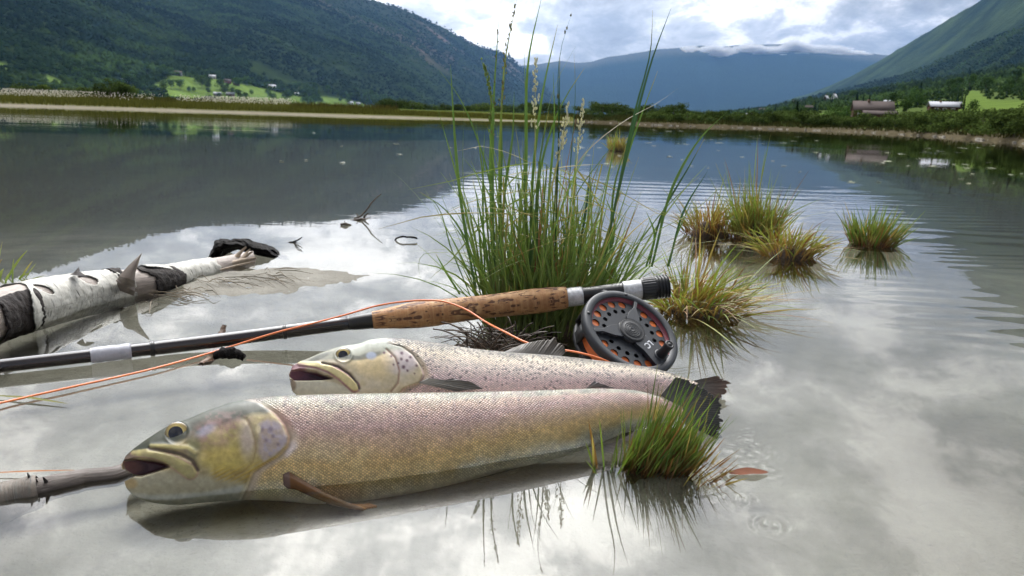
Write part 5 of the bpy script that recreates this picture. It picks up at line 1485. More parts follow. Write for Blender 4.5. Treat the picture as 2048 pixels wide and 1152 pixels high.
def tussock(name, label, base_px, rad, nshort, ntall, hs, ht, lean=(0, 0), colg=(GREEN, GREEN2), basec=BROWN, spread=0.8, single=16, width=0.0022, sodh=0.012, aspect=0.8, dead=0.25, group='grass tussocks growing in the shallows', droop=0.5, seedheads=0, cat='grass tussock', wildlen=0, miny=-9):
    o = G(*base_px); o[2] = 0.0
    root = empty(name, o); tag(root, label, cat, group)
    if sodh > 0: sod(root, o, rad * 0.95, rad * 0.95 * aspect, sodh, int(base_px[0]) % 97)
    mbs = MB(); singles = []
    tot = nshort + ntall
    subs = [(rnd.uniform(-1, 1), rnd.uniform(-1, 1), rnd.gauss(0, 0.16), rnd.gauss(0, 0.12), rnd.uniform(0.7, 1.2)) for _ in range(7)]
    for i in range(tot):
        tall = i < ntall
        a = rnd.uniform(0, 2 * math.pi); q = math.sqrt(rnd.random()) * rad
        p0 = np.array([math.cos(a) * q, math.sin(a) * q * aspect, 0.0])
        p0[2] = max(sodh * (1 - (q / rad) ** 2), 0) - 0.004
        L = (ht if tall else hs) * rnd.uniform(0.5, 1.15)
        sb = min(subs, key=lambda q_: (q_[0] * rad - p0[0]) ** 2 + (q_[1] * rad - p0[1]) ** 2); L *= sb[4]
        out_ = (p0[:2] / rad) * spread * rnd.uniform(0.3, 1.2) + np.array([rnd.gauss(0, 0.16), rnd.gauss(0, 0.16)]) + np.array(lean) + np.array([sb[2], sb[3]]) * min(1, spread * 1.6)
        out_[1] = max(out_[1], miny)
        if not tall: out_ = out_ * 1.25
        if wildlen and i % 9 == 0 and not tall: out_ = out_ * 2.2; L *= wildlen
        n = 9 if tall else 7
        dirv = np.array([out_[0], out_[1], 1.0]); dirv /= np.linalg.norm(dirv)
        dr = droop * rnd.uniform(0.1, 1.2) * (0.55 if tall else 1.0)
        p1 = p0 + dirv * L * 0.55
        p2 = p0 + dirv * L + np.array([out_[0], out_[1], 0]) * L * dr * 0.9 - np.array([0, 0, 1]) * L * dr * 0.55
        p2[2] = max(p2[2], 0.002)
        P = bez(p0, p1, p2, n)
        isd = rnd.random() < dead
        c1 = (STRAW if rnd.random() < 0.5 else BROWN) if isd else colg[0] * (1 - (u_ := rnd.random())) + colg[1] * u_
        c0 = basec * rnd.uniform(0.7, 1.2) if rnd.random() < 0.75 else c1 * 0.8
        tgt = mbs
        if len(singles) < single and (tall or ntall == 0) and i % max(1, ((ntall or nshort) // single)) == 0:
            tgt = MB(); singles.append(tgt)
        add_blade(tgt, P, width * rnd.uniform(0.6, 1.25), c0, c1 * rnd.uniform(0.8, 1.2), STRAW if rnd.random() < 0.3 else None)
        if tall and seedheads > 0 and rnd.random() < seedheads: panicle(tgt, P, srgb(188, 178, 132), 22)
    st_ = mbs.build('fine_blades', M_BLADE, root); st_['kind'] = 'stuff'
    for s_ in singles: s_.build('blade', M_BLADE, root)
    return root, o

# --- the tall tussock behind the rod: its main blades follow the photograph
TC = (1090, 655)
troot, to_ = tussock('grass_tussock', 'tall green tussock with seed heads rising behind the rod and reel', TC, 0.076, 760, 170, 0.15, 0.25, single=0, colg=(GREEN, srgb(116, 138, 66)), spread=0.30, lean=(0.02, 0.24), droop=0.75, width=0.0021, sodh=0.016, dead=0.12, wildlen=1.25, aspect=0.55, miny=-0.05, basec=srgb(96, 106, 52))
d0 = depth_of(to_)
def Z8(x, y): return (820 + x / 1.8, y / 1.8)
STEMS = [  # points from tip to base in the measuring frame, width, colour kind
    ([(320, 65), (300, 400), (298, 700), (305, 985)], 2.6, 0), ([(385, 0), (345, 200), (325, 500), (320, 960)], 2.0, 2), ([(474, -8), (430, 190), (418, 560), (420, 985)], 3.0, 0),
    ([(532, 88), (480, 320), (445, 600), (430, 985)], 2.8, 0), ([(584, 42), (545, 170), (535, 500), (505, 960)], 2.2, 1), ([(598, 165), (530, 290), (470, 560), (440, 980)], 2.6, 0),
    ([(628, 245), (560, 350), (480, 560), (455, 940)], 2.0, 0), ([(873, 36), (868, 165), (810, 400), (700, 930)], 2.0, 1), ([(940, 30), (878, 195), (812, 430), (690, 960)], 2.6, 1),
    ([(892, 255), (838, 400), (760, 640), (700, 950)], 2.0, 0), ([(965, 318), (900, 365), (780, 430), (600, 590), (520, 900)], 1.8, 3), ([(1140, 405), (1060, 480), (960, 640), (870, 960)], 2.4, 0),
    ([(1072, 615), (990, 750), (930, 960)], 1.8, 1), ([(1060, 500), (1010, 590), (900, 790), (860, 960)], 1.8, 1), ([(100, 248), (165, 330), (250, 520), (330, 900)], 1.6, 0), ([(146, 232), (155, 400), (180, 700), (235, 1040)], 2.8, 0),
    ([(256, 212), (286, 320), (290, 600), (295, 960)], 2.8, 0), ([(30, 692), (110, 740), (200, 860), (250, 1040)], 1.6, 0), ([(92, 912), (130, 980), (180, 1060)], 2.0, 0), ([(35, 690), (80, 720), (150, 900), (215, 1060)], 1.2, 0),
    ([(350, 230), (335, 330), (330, 600), (318, 960)], 1.8, 0), ([(375, 330), (370, 480), (340, 700), (330, 960)], 2.6, 0), ([(410, 150), (416, 400), (412, 700), (420, 960)], 3.4, 0), ([(452, 210), (450, 420), (455, 800), (455, 960)], 1.8, 4),
    ([(572, 372), (545, 520), (490, 780), (475, 980)], 1.6, 4), ([(625, 355), (610, 500), (585, 720), (560, 980)], 1.6, 4), ([(590, 190), (595, 300), (580, 560), (545, 980)], 1.6, 1), ([(540, 190), (535, 500), (520, 960)], 1.8, 1),
    ([(160, 622), (300, 628), (430, 650)], 1.6, 0), ([(515, 260), (520, 420), (500, 700), (480, 980)], 2.0, 0), ([(700, 560), (660, 640), (640, 800), (600, 980)], 1.6, 3), ([(770, 470), (700, 560), (600, 700), (540, 980)], 1.4, 0),
    ([(1030, 690), (960, 850), (925, 960)], 1.4, 0), ([(850, 760), (880, 840), (850, 960)], 2.0, 0), ([(650, 590), (640, 700), (600, 960)], 2.4, 1), ([(240, 690), (250, 850), (262, 1040)], 2.2, 0), ([(195, 360), (190, 600), (225, 1040)], 1.6, 0),
    ([(480, 640), (470, 800), (450, 980)], 2.8, 5), ([(500, 400), (470, 560), (450, 800), (430, 980)], 2.2, 0), ([(268, 470), (262, 700), (270, 1000)], 2.0, 0), ([(225, 640), (255, 780), (290, 1000)], 1.8, 0), ([(165, 790), (200, 880), (240, 1040)], 2.0, 0), ([(700, 700), (735, 800), (700, 980)], 2.0, 0), ([(780, 520), (740, 650), (720, 900)], 2.0, 0)]
KC = [(DGREEN * 0.9, srgb(84, 110, 46)), (DGREEN * 0.7, srgb(46, 76, 48)), (GREEN * 0.8, srgb(112, 122, 58)), (BROWN, srgb(110, 104, 70)), (STRAW, srgb(150, 148, 96)), (RED, srgb(134, 92, 62))]
for i, (pts, w_, kc) in enumerate(STEMS):
    base_d = d0 + rnd.uniform(-0.045, 0.05); tip_d = base_d + rnd.uniform(-0.05, 0.05)
    q = np.array([Z8(*p) for p in pts]); k = np.concatenate([[0], np.cumsum(np.hypot(*np.diff(q, axis=0).T))]); k /= k[-1]
    s = np.linspace(0, 1, 16)
    X_ = ci(s, list(zip(k, q[:, 0]))); Y_ = ci(s, list(zip(k, q[:, 1])))
    dd = tip_d + (base_d - tip_d) * s
    P = D(X_, Y_, dd)[::-1] - to_
    mb = MB(); c0, c1 = KC[kc]
    add_blade(mb, P, w_ * 2.3 * base_d / F, c0, c1 * rnd.uniform(0.85, 1.15), None if rnd.random() < 0.6 else STRAW)
    if kc == 4: panicle(mb, P, srgb(214, 208, 184), 60, 0.34, 0.0055, 0.0024)
    if kc == 2: panicle(mb, P, srgb(120, 116, 70), 46, 0.42, 0.0045, 0.0024)
    if i in (0, 4): panicle(mb, P, srgb(104, 100, 62), 10, 0.5, 0.002, 0.0026)
    if i == 16: panicle(mb, P, srgb(120, 140, 60), 46, 0.36, 0.003, 0.0034)
    mb.build('blade' if kc != 4 else 'seed_stem', M_BLADE, troot)
bent = MB()
for i in range(70):
    a = rnd.uniform(0, 6.28); q = math.sqrt(rnd.random()) * 0.07
    p0 = np.array([math.cos(a) * q, math.sin(a) * q * 0.5, 0.0]); L = rnd.uniform(0.07, 0.2); sd = rnd.choice([-1, 1])
    p1 = p0 + [rnd.gauss(0, 0.02), rnd.uniform(0, 0.03), L]; L2 = rnd.uniform(0.03, 0.11)
    p2 = p1 + [sd * L2, rnd.uniform(-0.02, 0.03), rnd.uniform(-0.07, 0.02)]; p3 = p2 + [sd * L2 * 0.5, 0, -rnd.uniform(0.0, 0.03)]
    P = np.concatenate([bez(p0, (p0 + p1) / 2 + [0.004 * sd, 0, 0], p1, 7)[:-1], bez(p1, (p1 + p2) / 2 + [0, 0, 0.006], p2, 5)[:-1], bez(p2, (p2 + p3) / 2, p3, 3)])
    add_blade(bent, P, rnd.uniform(0.0012, 0.0024), GREEN * 0.8, (STRAW if rnd.random() < 0.45 else srgb(120, 134, 70)) * rnd.uniform(0.7, 1.1))
x_ = bent.build('bent_blades', M_BLADE, troot); x_['kind'] = 'stuff'
# a few long fronds drooping over on the right and down to the water
DROOP = [[(1230, 520), (1300, 470), (1390, 420), (1465, 350)], [(1200, 560), (1330, 500), (1440, 480), (1465, 476)], [(1180, 570), (1260, 505), (1330, 470), (1430, 486)], [(1230, 600), (1330, 560), (1420, 560), (1480, 585)], [(1150, 560), (1080, 500), (960, 480), (905, 500)], [(1010, 600), (940, 510), (880, 505), (842, 512), (838, 545), (846, 566)], [(1180, 600), (1290, 520), (1350, 515), (1420, 540)], [(960, 700), (930, 670), (890, 660), (875, 682)]]
for pts in DROOP:
    q = np.array(pts, float); k = np.concatenate([[0], np.cumsum(np.hypot(*np.diff(q, axis=0).T))]); k /= k[-1]; s = np.linspace(0, 1, 18)
    P = D(ci(s, list(zip(k, q[:, 0]))), ci(s, list(zip(k, q[:, 1]))), d0 + rnd.uniform(-0.03, 0.04) + 0.04 * s) - to_
    mb = MB(); add_blade(mb, P, 1.9 * d0 / F, GREEN * 0.8, srgb(118, 132, 66)); mb.build('blade', M_BLADE, troot)

# --- smaller tussocks
tussock('grass_tussock', 'brown-rooted tussock spreading long arched blades right of the reel', (1402, 620), 0.055, 300, 40, 0.075, 0.12, lean=(0.22, 0.02), dead=0.42, spread=0.95, droop=0.85, colg=(srgb(104, 128, 50), srgb(136, 146, 70)), basec=BROWN, sodh=0.014, wildlen=1.3, single=20)
tussock('grass_tussock', 'middle tussock with the tallest blades of the three behind the reel\'s tussock', (1510, 478), 0.050, 400, 50, 0.11, 0.21, lean=(0.03, 0), spread=0.34, dead=0.25, colg=(srgb(92, 118, 50), srgb(124, 138, 66)), sodh=0.035, droop=0.4, single=18, wildlen=1.3)
tussock('grass_tussock', 'small reddish brown tussock at the left foot of the middle tussock', (1418, 470), 0.055, 200, 10, 0.085, 0.13, dead=0.5, colg=(srgb(110, 118, 56), srgb(130, 132, 66)), basec=RED, sodh=0.03, single=10)
tussock('grass_tussock', 'low yellowish tussock at the right foot of the middle tussock', (1580, 512), 0.05, 240, 14, 0.085, 0.12, dead=0.42, colg=(srgb(112, 126, 52), srgb(146, 150, 76)), sodh=0.02, single=12, spread=0.7, droop=0.9)
tussock('grass_tussock', 'lone bowl-shaped tussock mirrored in the open water at right', (1745, 488), 0.046, 260, 60, 0.080, 0.110, spread=0.50, droop=0.12, dead=0.22, colg=(srgb(78, 108, 48), srgb(112, 130, 60)), basec=RED, sodh=0.006, single=14, width=0.0024)
tussock('grass_tussock', 'distant small tuft out on the lake between the tall stems', (1235, 302), 0.07, 160, 14, 0.12, 0.19, spread=0.25, droop=0.4, dead=0.45, colg=(srgb(112, 124, 58), srgb(150, 144, 76)), basec=STRAW, sodh=0.03, single=0, width=0.006)
tussock('grass_tussock', 'dark green tuft in front over the tails of both trout', (1315, 930), 0.028, 460, 170, 0.034, 0.063, lean=(0.36, 0.08), spread=0.10, droop=0.05, dead=0.16, colg=(srgb(66, 100, 38), srgb(118, 142, 58)), basec=RED, sodh=0.002, single=30, width=0.0011, aspect=0.5)
tussock('grass_tussock', 'sparse reddish sprigs in the water just right of the front tuft', (1385, 945), 0.024, 40, 9, 0.026, 0.042, lean=(0.5, 0.0), spread=0.7, droop=0.1, dead=0.6, colg=(srgb(96, 92, 46), srgb(120, 84, 46)), basec=RED, sodh=0, single=8, width=0.0014)
tussock('grass_tussock', 'pair of sparse green sprigs under the tail of the big trout', (1222, 935), 0.014, 8, 6, 0.03, 0.045, lean=(0.05, 0.0), spread=0.5, droop=0.1, dead=0.1, colg=(srgb(92, 112, 40), srgb(110, 124, 50)), basec=GREEN, sodh=0, single=6, width=0.0018)
tussock('grass_tussock', 'yellow green blades growing over the near end of the log', (12, 560), 0.03, 8, 6, 0.05, 0.07, lean=(0.6, 0.0), spread=0.9, droop=0.7, dead=0.1, colg=(srgb(128, 136, 60), srgb(150, 156, 84)), basec=GREEN, sodh=0, single=6, width=0.0032)
# submerged roots of the tall tussock between fish and rod
rt = MB()
for i in range(120):
    a = G(rnd.uniform(930, 1050), rnd.uniform(690, 706), rnd.uniform(0.0, 0.02)); e = a + np.array([rnd.uniform(-0.05, 0.05), rnd.uniform(-0.01, 0.02), rnd.uniform(-0.01, 0.03)])
    rt.tube(bez(a, (a + e) / 2 + [0, 0, 0.012], e, 6) - to_, 0.0006 * rnd.uniform(0.5, 1.5), 4, srgb(70, 56, 44) * rnd.uniform(0.5, 1.6), cap=False)
x_ = rt.build('root_fringe', M_BLADE, troot); x_['kind'] = 'stuff'
# single thin stems crossing the rear trout
for lab, pts in (('single thin green stem standing before the back of the rear trout', [(1216, 780), (1214, 748), (1211, 715)]), ('short brown stem leaning before the tail end of the rear trout', [(1285, 768), (1296, 752), (1308, 736)])):
    pass

# ================================================================== far shores: reeds, shrubs, trees, forest
M_LEAVES = None
def foliage_mat(name, trans=0.2):
    m, t, b = pbsdf(name)
    b.inputs['Specular IOR Level'].default_value = 0.0
    col = t.n('ShaderNodeAttribute', attribute_name='Col').outputs['Color']
    oi = t.n('ShaderNodeObjectInfo').outputs['Random']
    f = t.rng(oi, 0, 1, 0.7, 1.3, False); cc = t.n('ShaderNodeCombineXYZ')
    for i in range(3): t.l(f, cc.inputs[i])
    c = t.mix(1.0, col, cc.outputs[0], 'MULTIPLY')
    t.l(c, b.inputs['Base Color']); b.inputs['Roughness'].default_value = 0.8; b.inputs['Specular IOR Level'].default_value = 0.0
    tl = t.n('ShaderNodeBsdfTranslucent'); t.l(c, tl.inputs[0]); mx = t.n('ShaderNodeMixShader'); mx.inputs[0].default_value = trans
    t.l(b.outputs[0], mx.inputs[1]); t.l(tl.outputs[0], mx.inputs[2]); t.l(mx.outputs[0], m.node_tree.nodes['Material Output'].inputs['Surface'])
    return m
M_LEAVES = foliage_mat('foliage')
M_TRUNK = plain('tree_bark', srgb(84, 74, 64), 0.85, nscale=3, namp=0.4)
npr = np.random.RandomState(5)

def leaf_cloud(n, centers, radii, size, col, colv=0.35, flat=0.8):
    """many leaf-clump triangles spread through a set of blobs; unit scale"""
    k = npr.randint(0, len(centers), n); d = npr.normal(size=(n, 3)); d /= np.linalg.norm(d, axis=1)[:, None]
    r = radii[k] * npr.uniform(0.45, 1.0, n) ** 0.5
    p = centers[k] + d * r[:, None] * np.array([1, 1, flat])
    a = npr.normal(size=(n, 3)); a /= np.linalg.norm(a, axis=1)[:, None]; b_ = np.cross(a, d + 0.01); b_ /= np.linalg.norm(b_, axis=1)[:, None]
    s = size * npr.uniform(0.5, 1.3, n)[:, None]
    V = np.stack([p - a * s, p + b_ * s * 0.8, p + a * s, p - b_ * s * 0.8], 1).reshape(-1, 3)
    c = np.asarray(col) * (1 + colv * (npr.uniform(-1, 1, n)[:, None] + 0.6 * npr.uniform(-1, 1, len(centers))[k][:, None]))
    return V, np.arange(n * 4).reshape(-1, 4), np.repeat(np.clip(c, 0.005, 1), 4, 0)

def crown_mesh(kind, seed):
    global npr
    npr = np.random.RandomState(seed)
    if kind == 'shrub':
        cs = np.array([[npr.uniform(-0.55, 0.55), npr.uniform(-0.5, 0.5), npr.uniform(0.15, 0.62)] for _ in range(11)]); rs = npr.uniform(0.18, 0.36, 11)
        V, f, c = leaf_cloud(1500, cs, rs, 0.042, srgb(64, 78, 38), 0.4)
    elif kind == 'birch':
        cs = np.array([[npr.uniform(-0.22, 0.22), npr.uniform(-0.22, 0.22), npr.uniform(0.3, 0.88)] for _ in range(12)]); rs = 0.12 + 0.16 * (1 - np.abs(cs[:, 2] - 0.55) * 1.6)
        V, f, c = leaf_cloud(900, cs, rs, 0.035, srgb(62, 84, 42), 0.4, 1.1)
    else:
        z = npr.uniform(0.08, 1.0, 1000); r = (1.02 - z) * 0.20 * npr.uniform(0.5, 1.0, 1000) * (0.8 + 0.3 * np.sin(z * 40)); a = npr.uniform(0, 6.283, 1000)
        cs = np.stack([r * np.cos(a), r * np.sin(a), z], -1); V, f, c = leaf_cloud(1000, cs, np.full(1000, 0.012), 0.034, srgb(34, 52, 34), 0.35)
    return mesh_np(kind + '_crown', V, f, c, smooth=False)
def trunk_mesh(kind, seed):
    r_ = random.Random(seed); b_ = MB()
    if kind == 'spruce': b_.tube([(0, 0, -0.02), (0, 0, 0.5), (0, 0, 0.97)], [0.022, 0.014, 0.003], 6)
    else:
        b_.tube([(0, 0, -0.03), (r_.uniform(-.02, .02), 0, 0.3), (r_.uniform(-.04, .04), 0, 0.7)], [0.025, 0.018, 0.006], 6)
        for i in range(4):
            a = r_.uniform(0, 6.28); z = r_.uniform(0.25, 0.5); b_.tube([(0, 0, z), (0.2 * math.cos(a), 0.2 * math.sin(a), z + 0.22)], [0.010, 0.003], 4)
    return b_.mesh(kind + '_trunk')
LIB = {k: [(crown_mesh(k, 10 + i + j * 7), trunk_mesh(k, i)) for i in range(4)] for j, k in enumerate(('shrub', 'birch', 'spruce'))}
for k in LIB:
    for cm, tm in LIB[k]: cm.materials.append(M_LEAVES); tm.materials.append(M_TRUNK)
def tree(kind, pos, h, wf, label, group, name=None):
    root = empty(name or {'shrub': 'willow_shrub', 'birch': 'birch_tree', 'spruce': 'spruce_tree'}[kind], pos, rnd.uniform(0, 6.28))
    root.scale = (h * wf, h * wf, h)
    tag(root, label, 'shrub' if kind == 'shrub' else 'tree', group)
    cm, tm = LIB[kind][rnd.randrange(4)]
    link('crown' if kind != 'shrub' else 'foliage', cm, None, root); link('trunk' if kind != 'shrub' else 'stem', tm, None, root)
    return root

class Ground:
    """looks up the ground seen at a pixel on a grid of terrain vertices"""
    def __init__(s, V, px, py): s.V, s.px, s.py = V, px, py
    def at(s, x, y):
        return s.V[int(np.argmin((s.px - x) ** 2 + ((s.py - y) * 1.6) ** 2))]
GR3 = Ground(V3, px3, py3); GLM = Ground(VLM, pxLM, pyLM)
pxL_, pyL_, _ = proj(VL); GL = Ground(VL, pxL_, pyL_)

# shrubs along the right bank (nearest first)
SHR, TRR, TRL, FLT, HEAD = [], [], [], [], []
ORD = 'first second third fourth fifth sixth seventh eighth ninth tenth eleventh twelfth thirteenth fourteenth fifteenth sixteenth seventeenth eighteenth nineteenth'.split()
TENS = {20: 'twent', 30: 'thirt', 40: 'fort', 50: 'fift', 60: 'sixt', 70: 'sevent'}
def ordinal(n):
    if n < 20: return ORD[n - 1]
    return TENS[n // 10 * 10] + ('ieth' if n % 10 == 0 else 'y-' + ORD[n % 10 - 1])
def name_row(items, mark, fmt):
    """labels a row of alike plants by counting outward from a landmark"""
    for side, sel in (('left', sorted([q for q in items if q[0] < mark], key=lambda q: -q[0])), ('right', sorted([q for q in items if q[0] >= mark], key=lambda q: q[0]))):
        for k, q in enumerate(sel): q[-1]['label'] = fmt % (ordinal(k + 1), side)
for i in range(80):
    u = (i + rnd.random()) / 80
    px = 1180 + (2080 - 1180) * u ** 0.8
    az_ = azel(px, np.interp(px, [1180, 2048], [245, 285]))[0]
    sd = np.interp(az_, az3, shoreR)
    back = rnd.choice([1.6, 2.6, 4.5, 8, 13])
    r_ = sd + back * (sd / 30)
    p = np.array([r_ * math.sin(az_), r_ * math.cos(az_), 0.15 + 0.02 * back])
    h = (rnd.uniform(0.5, 0.95) + 0.035 * back) * (sd / 40) ** 0.35 * np.interp(px, [1180, 1400, 1700, 1900, 2050], [0.55, 0.8, 1.1, 1.1, 1.0])
    SHR.append((px, back, tree('shrub', p, h, rnd.uniform(1.0, 1.5), 'x', 'willow shrubs along the right bank')))
# low plants at the edge: stuff
def scatter_reeds(name, label, pts, h, col, mat, n, tuft=None, wid=0.02):
    V = []; c = []; f = []
    P = np.array(pts); 
    hh = h * npr.uniform(0.5, 1.15, len(P)); a = npr.uniform(-0.25, 0.25, (len(P), 2)); th = npr.uniform(-0.7, 0.7, len(P)); w_ = wid * npr.uniform(0.6, 1.5, len(P))
    sd = np.stack([np.cos(th), np.sin(th), 0 * th], -1) * w_[:, None] / 2
    top = P + np.stack([a[:, 0] * hh, a[:, 1] * hh, hh], -1)
    V = np.stack([P - sd, P + sd, top], 1).reshape(-1, 3)
    cc = np.asarray(col) * npr.uniform(0.65, 1.35, (len(P), 1)); cc = np.repeat(cc, 3, 0)
    F3 = np.arange(len(P) * 3).reshape(-1, 3)
    o = link(name, mesh_np(name, V - P[0], F3, cc, smooth=False), mat); o.location = tuple(P[0])
    tag(o, label, kind='stuff'); return o, top
def bank_points(n, az0, az1, azs, shore, s0, s1, z0, z1, pw=1.0):
    a = npr.uniform(az0, az1, n); s = npr.uniform(0, 1, n) ** pw; r = np.interp(a, azs, shore) + s0 + (s1 - s0) * s
    return np.stack([r * np.sin(a), r * np.cos(a), z0 + (z1 - z0) * s], -1)
npr = np.random.RandomState(9)
M_SEDGE = plain('sedge', (1, 1, 1), 0.9, attr=True, spec=0.0)
ptsL = bank_points(33000, math.radians(-60), math.radians(3.8), azL, shoreL, 2.7, 9.0, 0.05, 0.28)
scatter_reeds('bank_sedge', 'olive sedge standing along the low left bank', ptsL, np.interp(np.arctan2(ptsL[:, 0], ptsL[:, 1]), np.radians([-36, -12, 3]), [0.34, 0.24, 0.10]), srgb(112, 112, 54), M_SEDGE, 0, wid=0.03)
ptsL2 = bank_points(12000, math.radians(-60), math.radians(3.8), azL, shoreL, 9, 26, 0.3, 0.42)
ptsL2[:, 2] -= 0.02
_k = np.arctan2(ptsL2[:, 0], ptsL2[:, 1]) < math.radians(-9); ptsL2 = ptsL2[_k]
scatter_reeds('bank_grass', 'brownish tall grass behind the sedge on the left bank', ptsL2, 0.42, srgb(104, 98, 54), M_SEDGE, 0, wid=0.05)
# cotton grass heads: pale tufts on stems
cg = bank_points(5200, math.radians(-42), math.radians(-12), azL, shoreL, 5.0, 12.0, 0.22, 0.32)
keep = fbm(cg[:, 0] * 0.25, cg[:, 1] * 0.25, 2, 3) > np.interp(np.arctan2(cg[:, 0], cg[:, 1]), np.radians([-42, -27, -22, -18, -12]), [0.34, 0.46, 0.72, 0.64, 0.8]); cg = cg[keep]
hC = npr.uniform(0.36, 0.52, len(cg)); mbv = []; 
stem_l, top_l = scatter_reeds('cotton_grass_stems', 'thin stems of the cotton grass on the left bank', cg, 0.45, srgb(110, 110, 60), M_BLADE, 0, wid=0.008)
M_COTTON = plain('cotton_tuft', srgb(206, 200, 186), 0.9)
octa = np.array([[1, 0, 0], [-1, 0, 0], [0, 1, 0], [0, -1, 0], [0, 0, 1.3], [0, 0, -1.3]]); of = np.array([[0, 2, 4], [2, 1, 4], [1, 3, 4], [3, 0, 4], [2, 0, 5], [1, 2, 5], [3, 1, 5], [0, 3, 5]])
sc_ = npr.uniform(0.014, 0.030, len(cg))
V = (top_l[:, None, :] + octa[None] * sc_[:, None, None]).reshape(-1, 3)
Fq = (of[None] + (np.arange(len(cg)) * 6)[:, None, None]).reshape(-1, 3)
o = link('cotton_grass_heads', mesh_np('cotton_grass_heads', V - cg[0], Fq), M_COTTON); o.location = tuple(cg[0]); tag(o, 'white cotton grass tufts over the left bank', kind='stuff')
ptsR = bank_points(9000, math.radians(1), math.radians(43), az3, shoreR, 0.6, 8.0, 0.08, 0.45)
scatter_reeds('right_bank_grass', 'rough grass and weeds at the foot of the right bank shrubs', ptsR, 0.26, srgb(86, 86, 46), M_SEDGE, 0, wid=0.05)
# stones at the right waterline
st = MB()
for i in range(260):
    a = math.radians(rnd.uniform(2, 40)); r = np.interp(a, az3, shoreR) + rnd.uniform(-0.4, 0.9); s = rnd.uniform(0.03, 0.11)
    t0 = np.array([[math.cos(q), math.sin(q)] for q in np.linspace(0, 6.283, 7)[:-1]])
    b0 = np.concatenate([np.c_[t0 * s * rnd.uniform(0.8, 1.3), np.full(6, -0.02)], np.c_[t0 * s * 0.7, np.full(6, s * 0.5)]]) * (1 + 0.25 * np.random.RandomState(i).uniform(-1, 1, (12, 1)))
    st.add(b0 + [r * math.sin(a), r * math.cos(a), 0], [grid_faces(2, 6, True), np.array([[6, 7, 8, 9, 10, 11]])], srgb(104, 98, 88) * rnd.uniform(0.4, 1.4))
me = st.mesh('shore_stones', smooth=False); recenter(me, (15, 35, 0)); o = link('shore_stones', me, plain('shore_stone', (1, 1, 1), 0.8, attr=True, nscale=8, namp=0.3)); o.location = (15, 35, 0); tag(o, 'pale stones and driftwood along the right waterline', kind='stuff')

# trees on the right slope that can be told apart
TR = []
for i in range(150):
    px = rnd.uniform(1180, 2070); top_y = np.interp(px, [1180, 1374, 1524, 1674, 1874, 2048], [236, 235, 221, 195, 162, 134])
    bot_y = np.interp(px, [1180, 1500, 1900, 2070], [243, 248, 238, 232])
    py = top_y + 3 + (bot_y - top_y - 3) * rnd.random()
    if any(in_poly(np.array(px), np.array(py), f) for f in FIELDS_R) and rnd.random() < 0.93: continue
    p = GR3.at(px, py); d = np.hypot(p[0], p[1])
    if d < 60: continue
    kd = 'spruce' if rnd.random() < 0.35 else 'birch'
    hp = rnd.uniform(16, 30) if py > top_y + 25 else rnd.uniform(9, 17)
    h = min(hp * d / F, 15)
    r_t = tree(kd, p, h, rnd.uniform(0.85, 1.35), ('dark spruce' if kd == 'spruce' else 'rounded birch') + ' among the trees on the right slope', ('spruces' if kd == 'spruce' else 'birches') + ' on the right slope')
    TRR.append((px, kd, r_t))
for px, py, hp, lab in ((1665, 246, 34, 'tall dark tree standing alone left of the brown barn'), (1690, 243, 26, 'dark tree touching the left end of the brown barn'), (1945, 226, 20, 'small round bush alone on the green field at right'), (1924, 222, 26, 'narrow dark poplar at the edge of the right field')):
    p = GR3.at(px, py); tree('birch' if 'narrow' not in lab else 'spruce', p, hp * np.hypot(p[0], p[1]) / F, 1.4 if 'narrow' not in lab else 0.6, lab, None)
# trees of the left fields
for i in range(170):
    px = rnd.uniform(150, 800); py = rnd.uniform(np.interp(px, [150, 400, 800], [135, 150, 205]), np.interp(px, [150, 400, 800], [178, 196, 222]))
    inf = any(in_poly(np.array(px), np.array(py), f) for f in FIELDS_L)
    if inf and rnd.random() < 0.60: continue
    p = GLM.at(px, py); d = np.hypot(p[0], p[1])
    TRL.append((px, tree('birch', p, rnd.uniform(9, 19) * d / F, rnd.uniform(1.0, 1.5), 'x', 'trees among the left fields')))
for i in range(26):
    px = rnd.uniform(0, 560); az_ = azel(px, 200)[0]; r_ = np.interp(az_, azL, shoreL) + rnd.uniform(25, 90)
    p = np.array([r_ * math.sin(az_), r_ * math.cos(az_), 0.5])
    r_t = tree('shrub', p, np.interp(px, [0, 280, 320, 560], [1.0, 0.9, 0.5, 0.45]) * rnd.uniform(0.7, 1.4) * r_ / 75, rnd.uniform(1.0, 1.6), 'dark shrub on the flat behind the left bank', 'shrubs behind the left bank'); FLT.append((px, r_t))
for px, py_, hh_, lb_ in ((222, 196, 1.9, 'tallest dark bush rising behind the cotton grass, middle of three'), (250, 198, 1.6, 'dark bush right of the tallest one behind the cotton grass'), (205, 196, 1.3, 'lowest dark bush left of the tallest one behind the cotton grass')):
    az_ = azel(px, 200)[0]; r_ = np.interp(az_, azL, shoreL) + 30; tree('shrub', np.array([r_ * math.sin(az_), r_ * math.cos(az_), 0.45]), hh_, 1.1, lb_, 'big bushes behind the cotton grass')
for i in range(64):
    px = rnd.uniform(760, 1420); az_ = azel(px, 238)[0]; r_ = rnd.uniform(90, 260)
    if az_ < math.radians(0.3): p = np.array([r_ * math.sin(az_), r_ * math.cos(az_), 0.7])
    else: p = np.array([r_ * math.sin(az_), r_ * math.cos(az_), 1.2])
    r_t = tree('shrub', p, rnd.uniform(12, 25) * r_ / F, rnd.uniform(1.0, 1.8), 'low bush on the far shore at the head of the lake', 'bushes at the head of the lake'); HEAD.append((px, r_t))

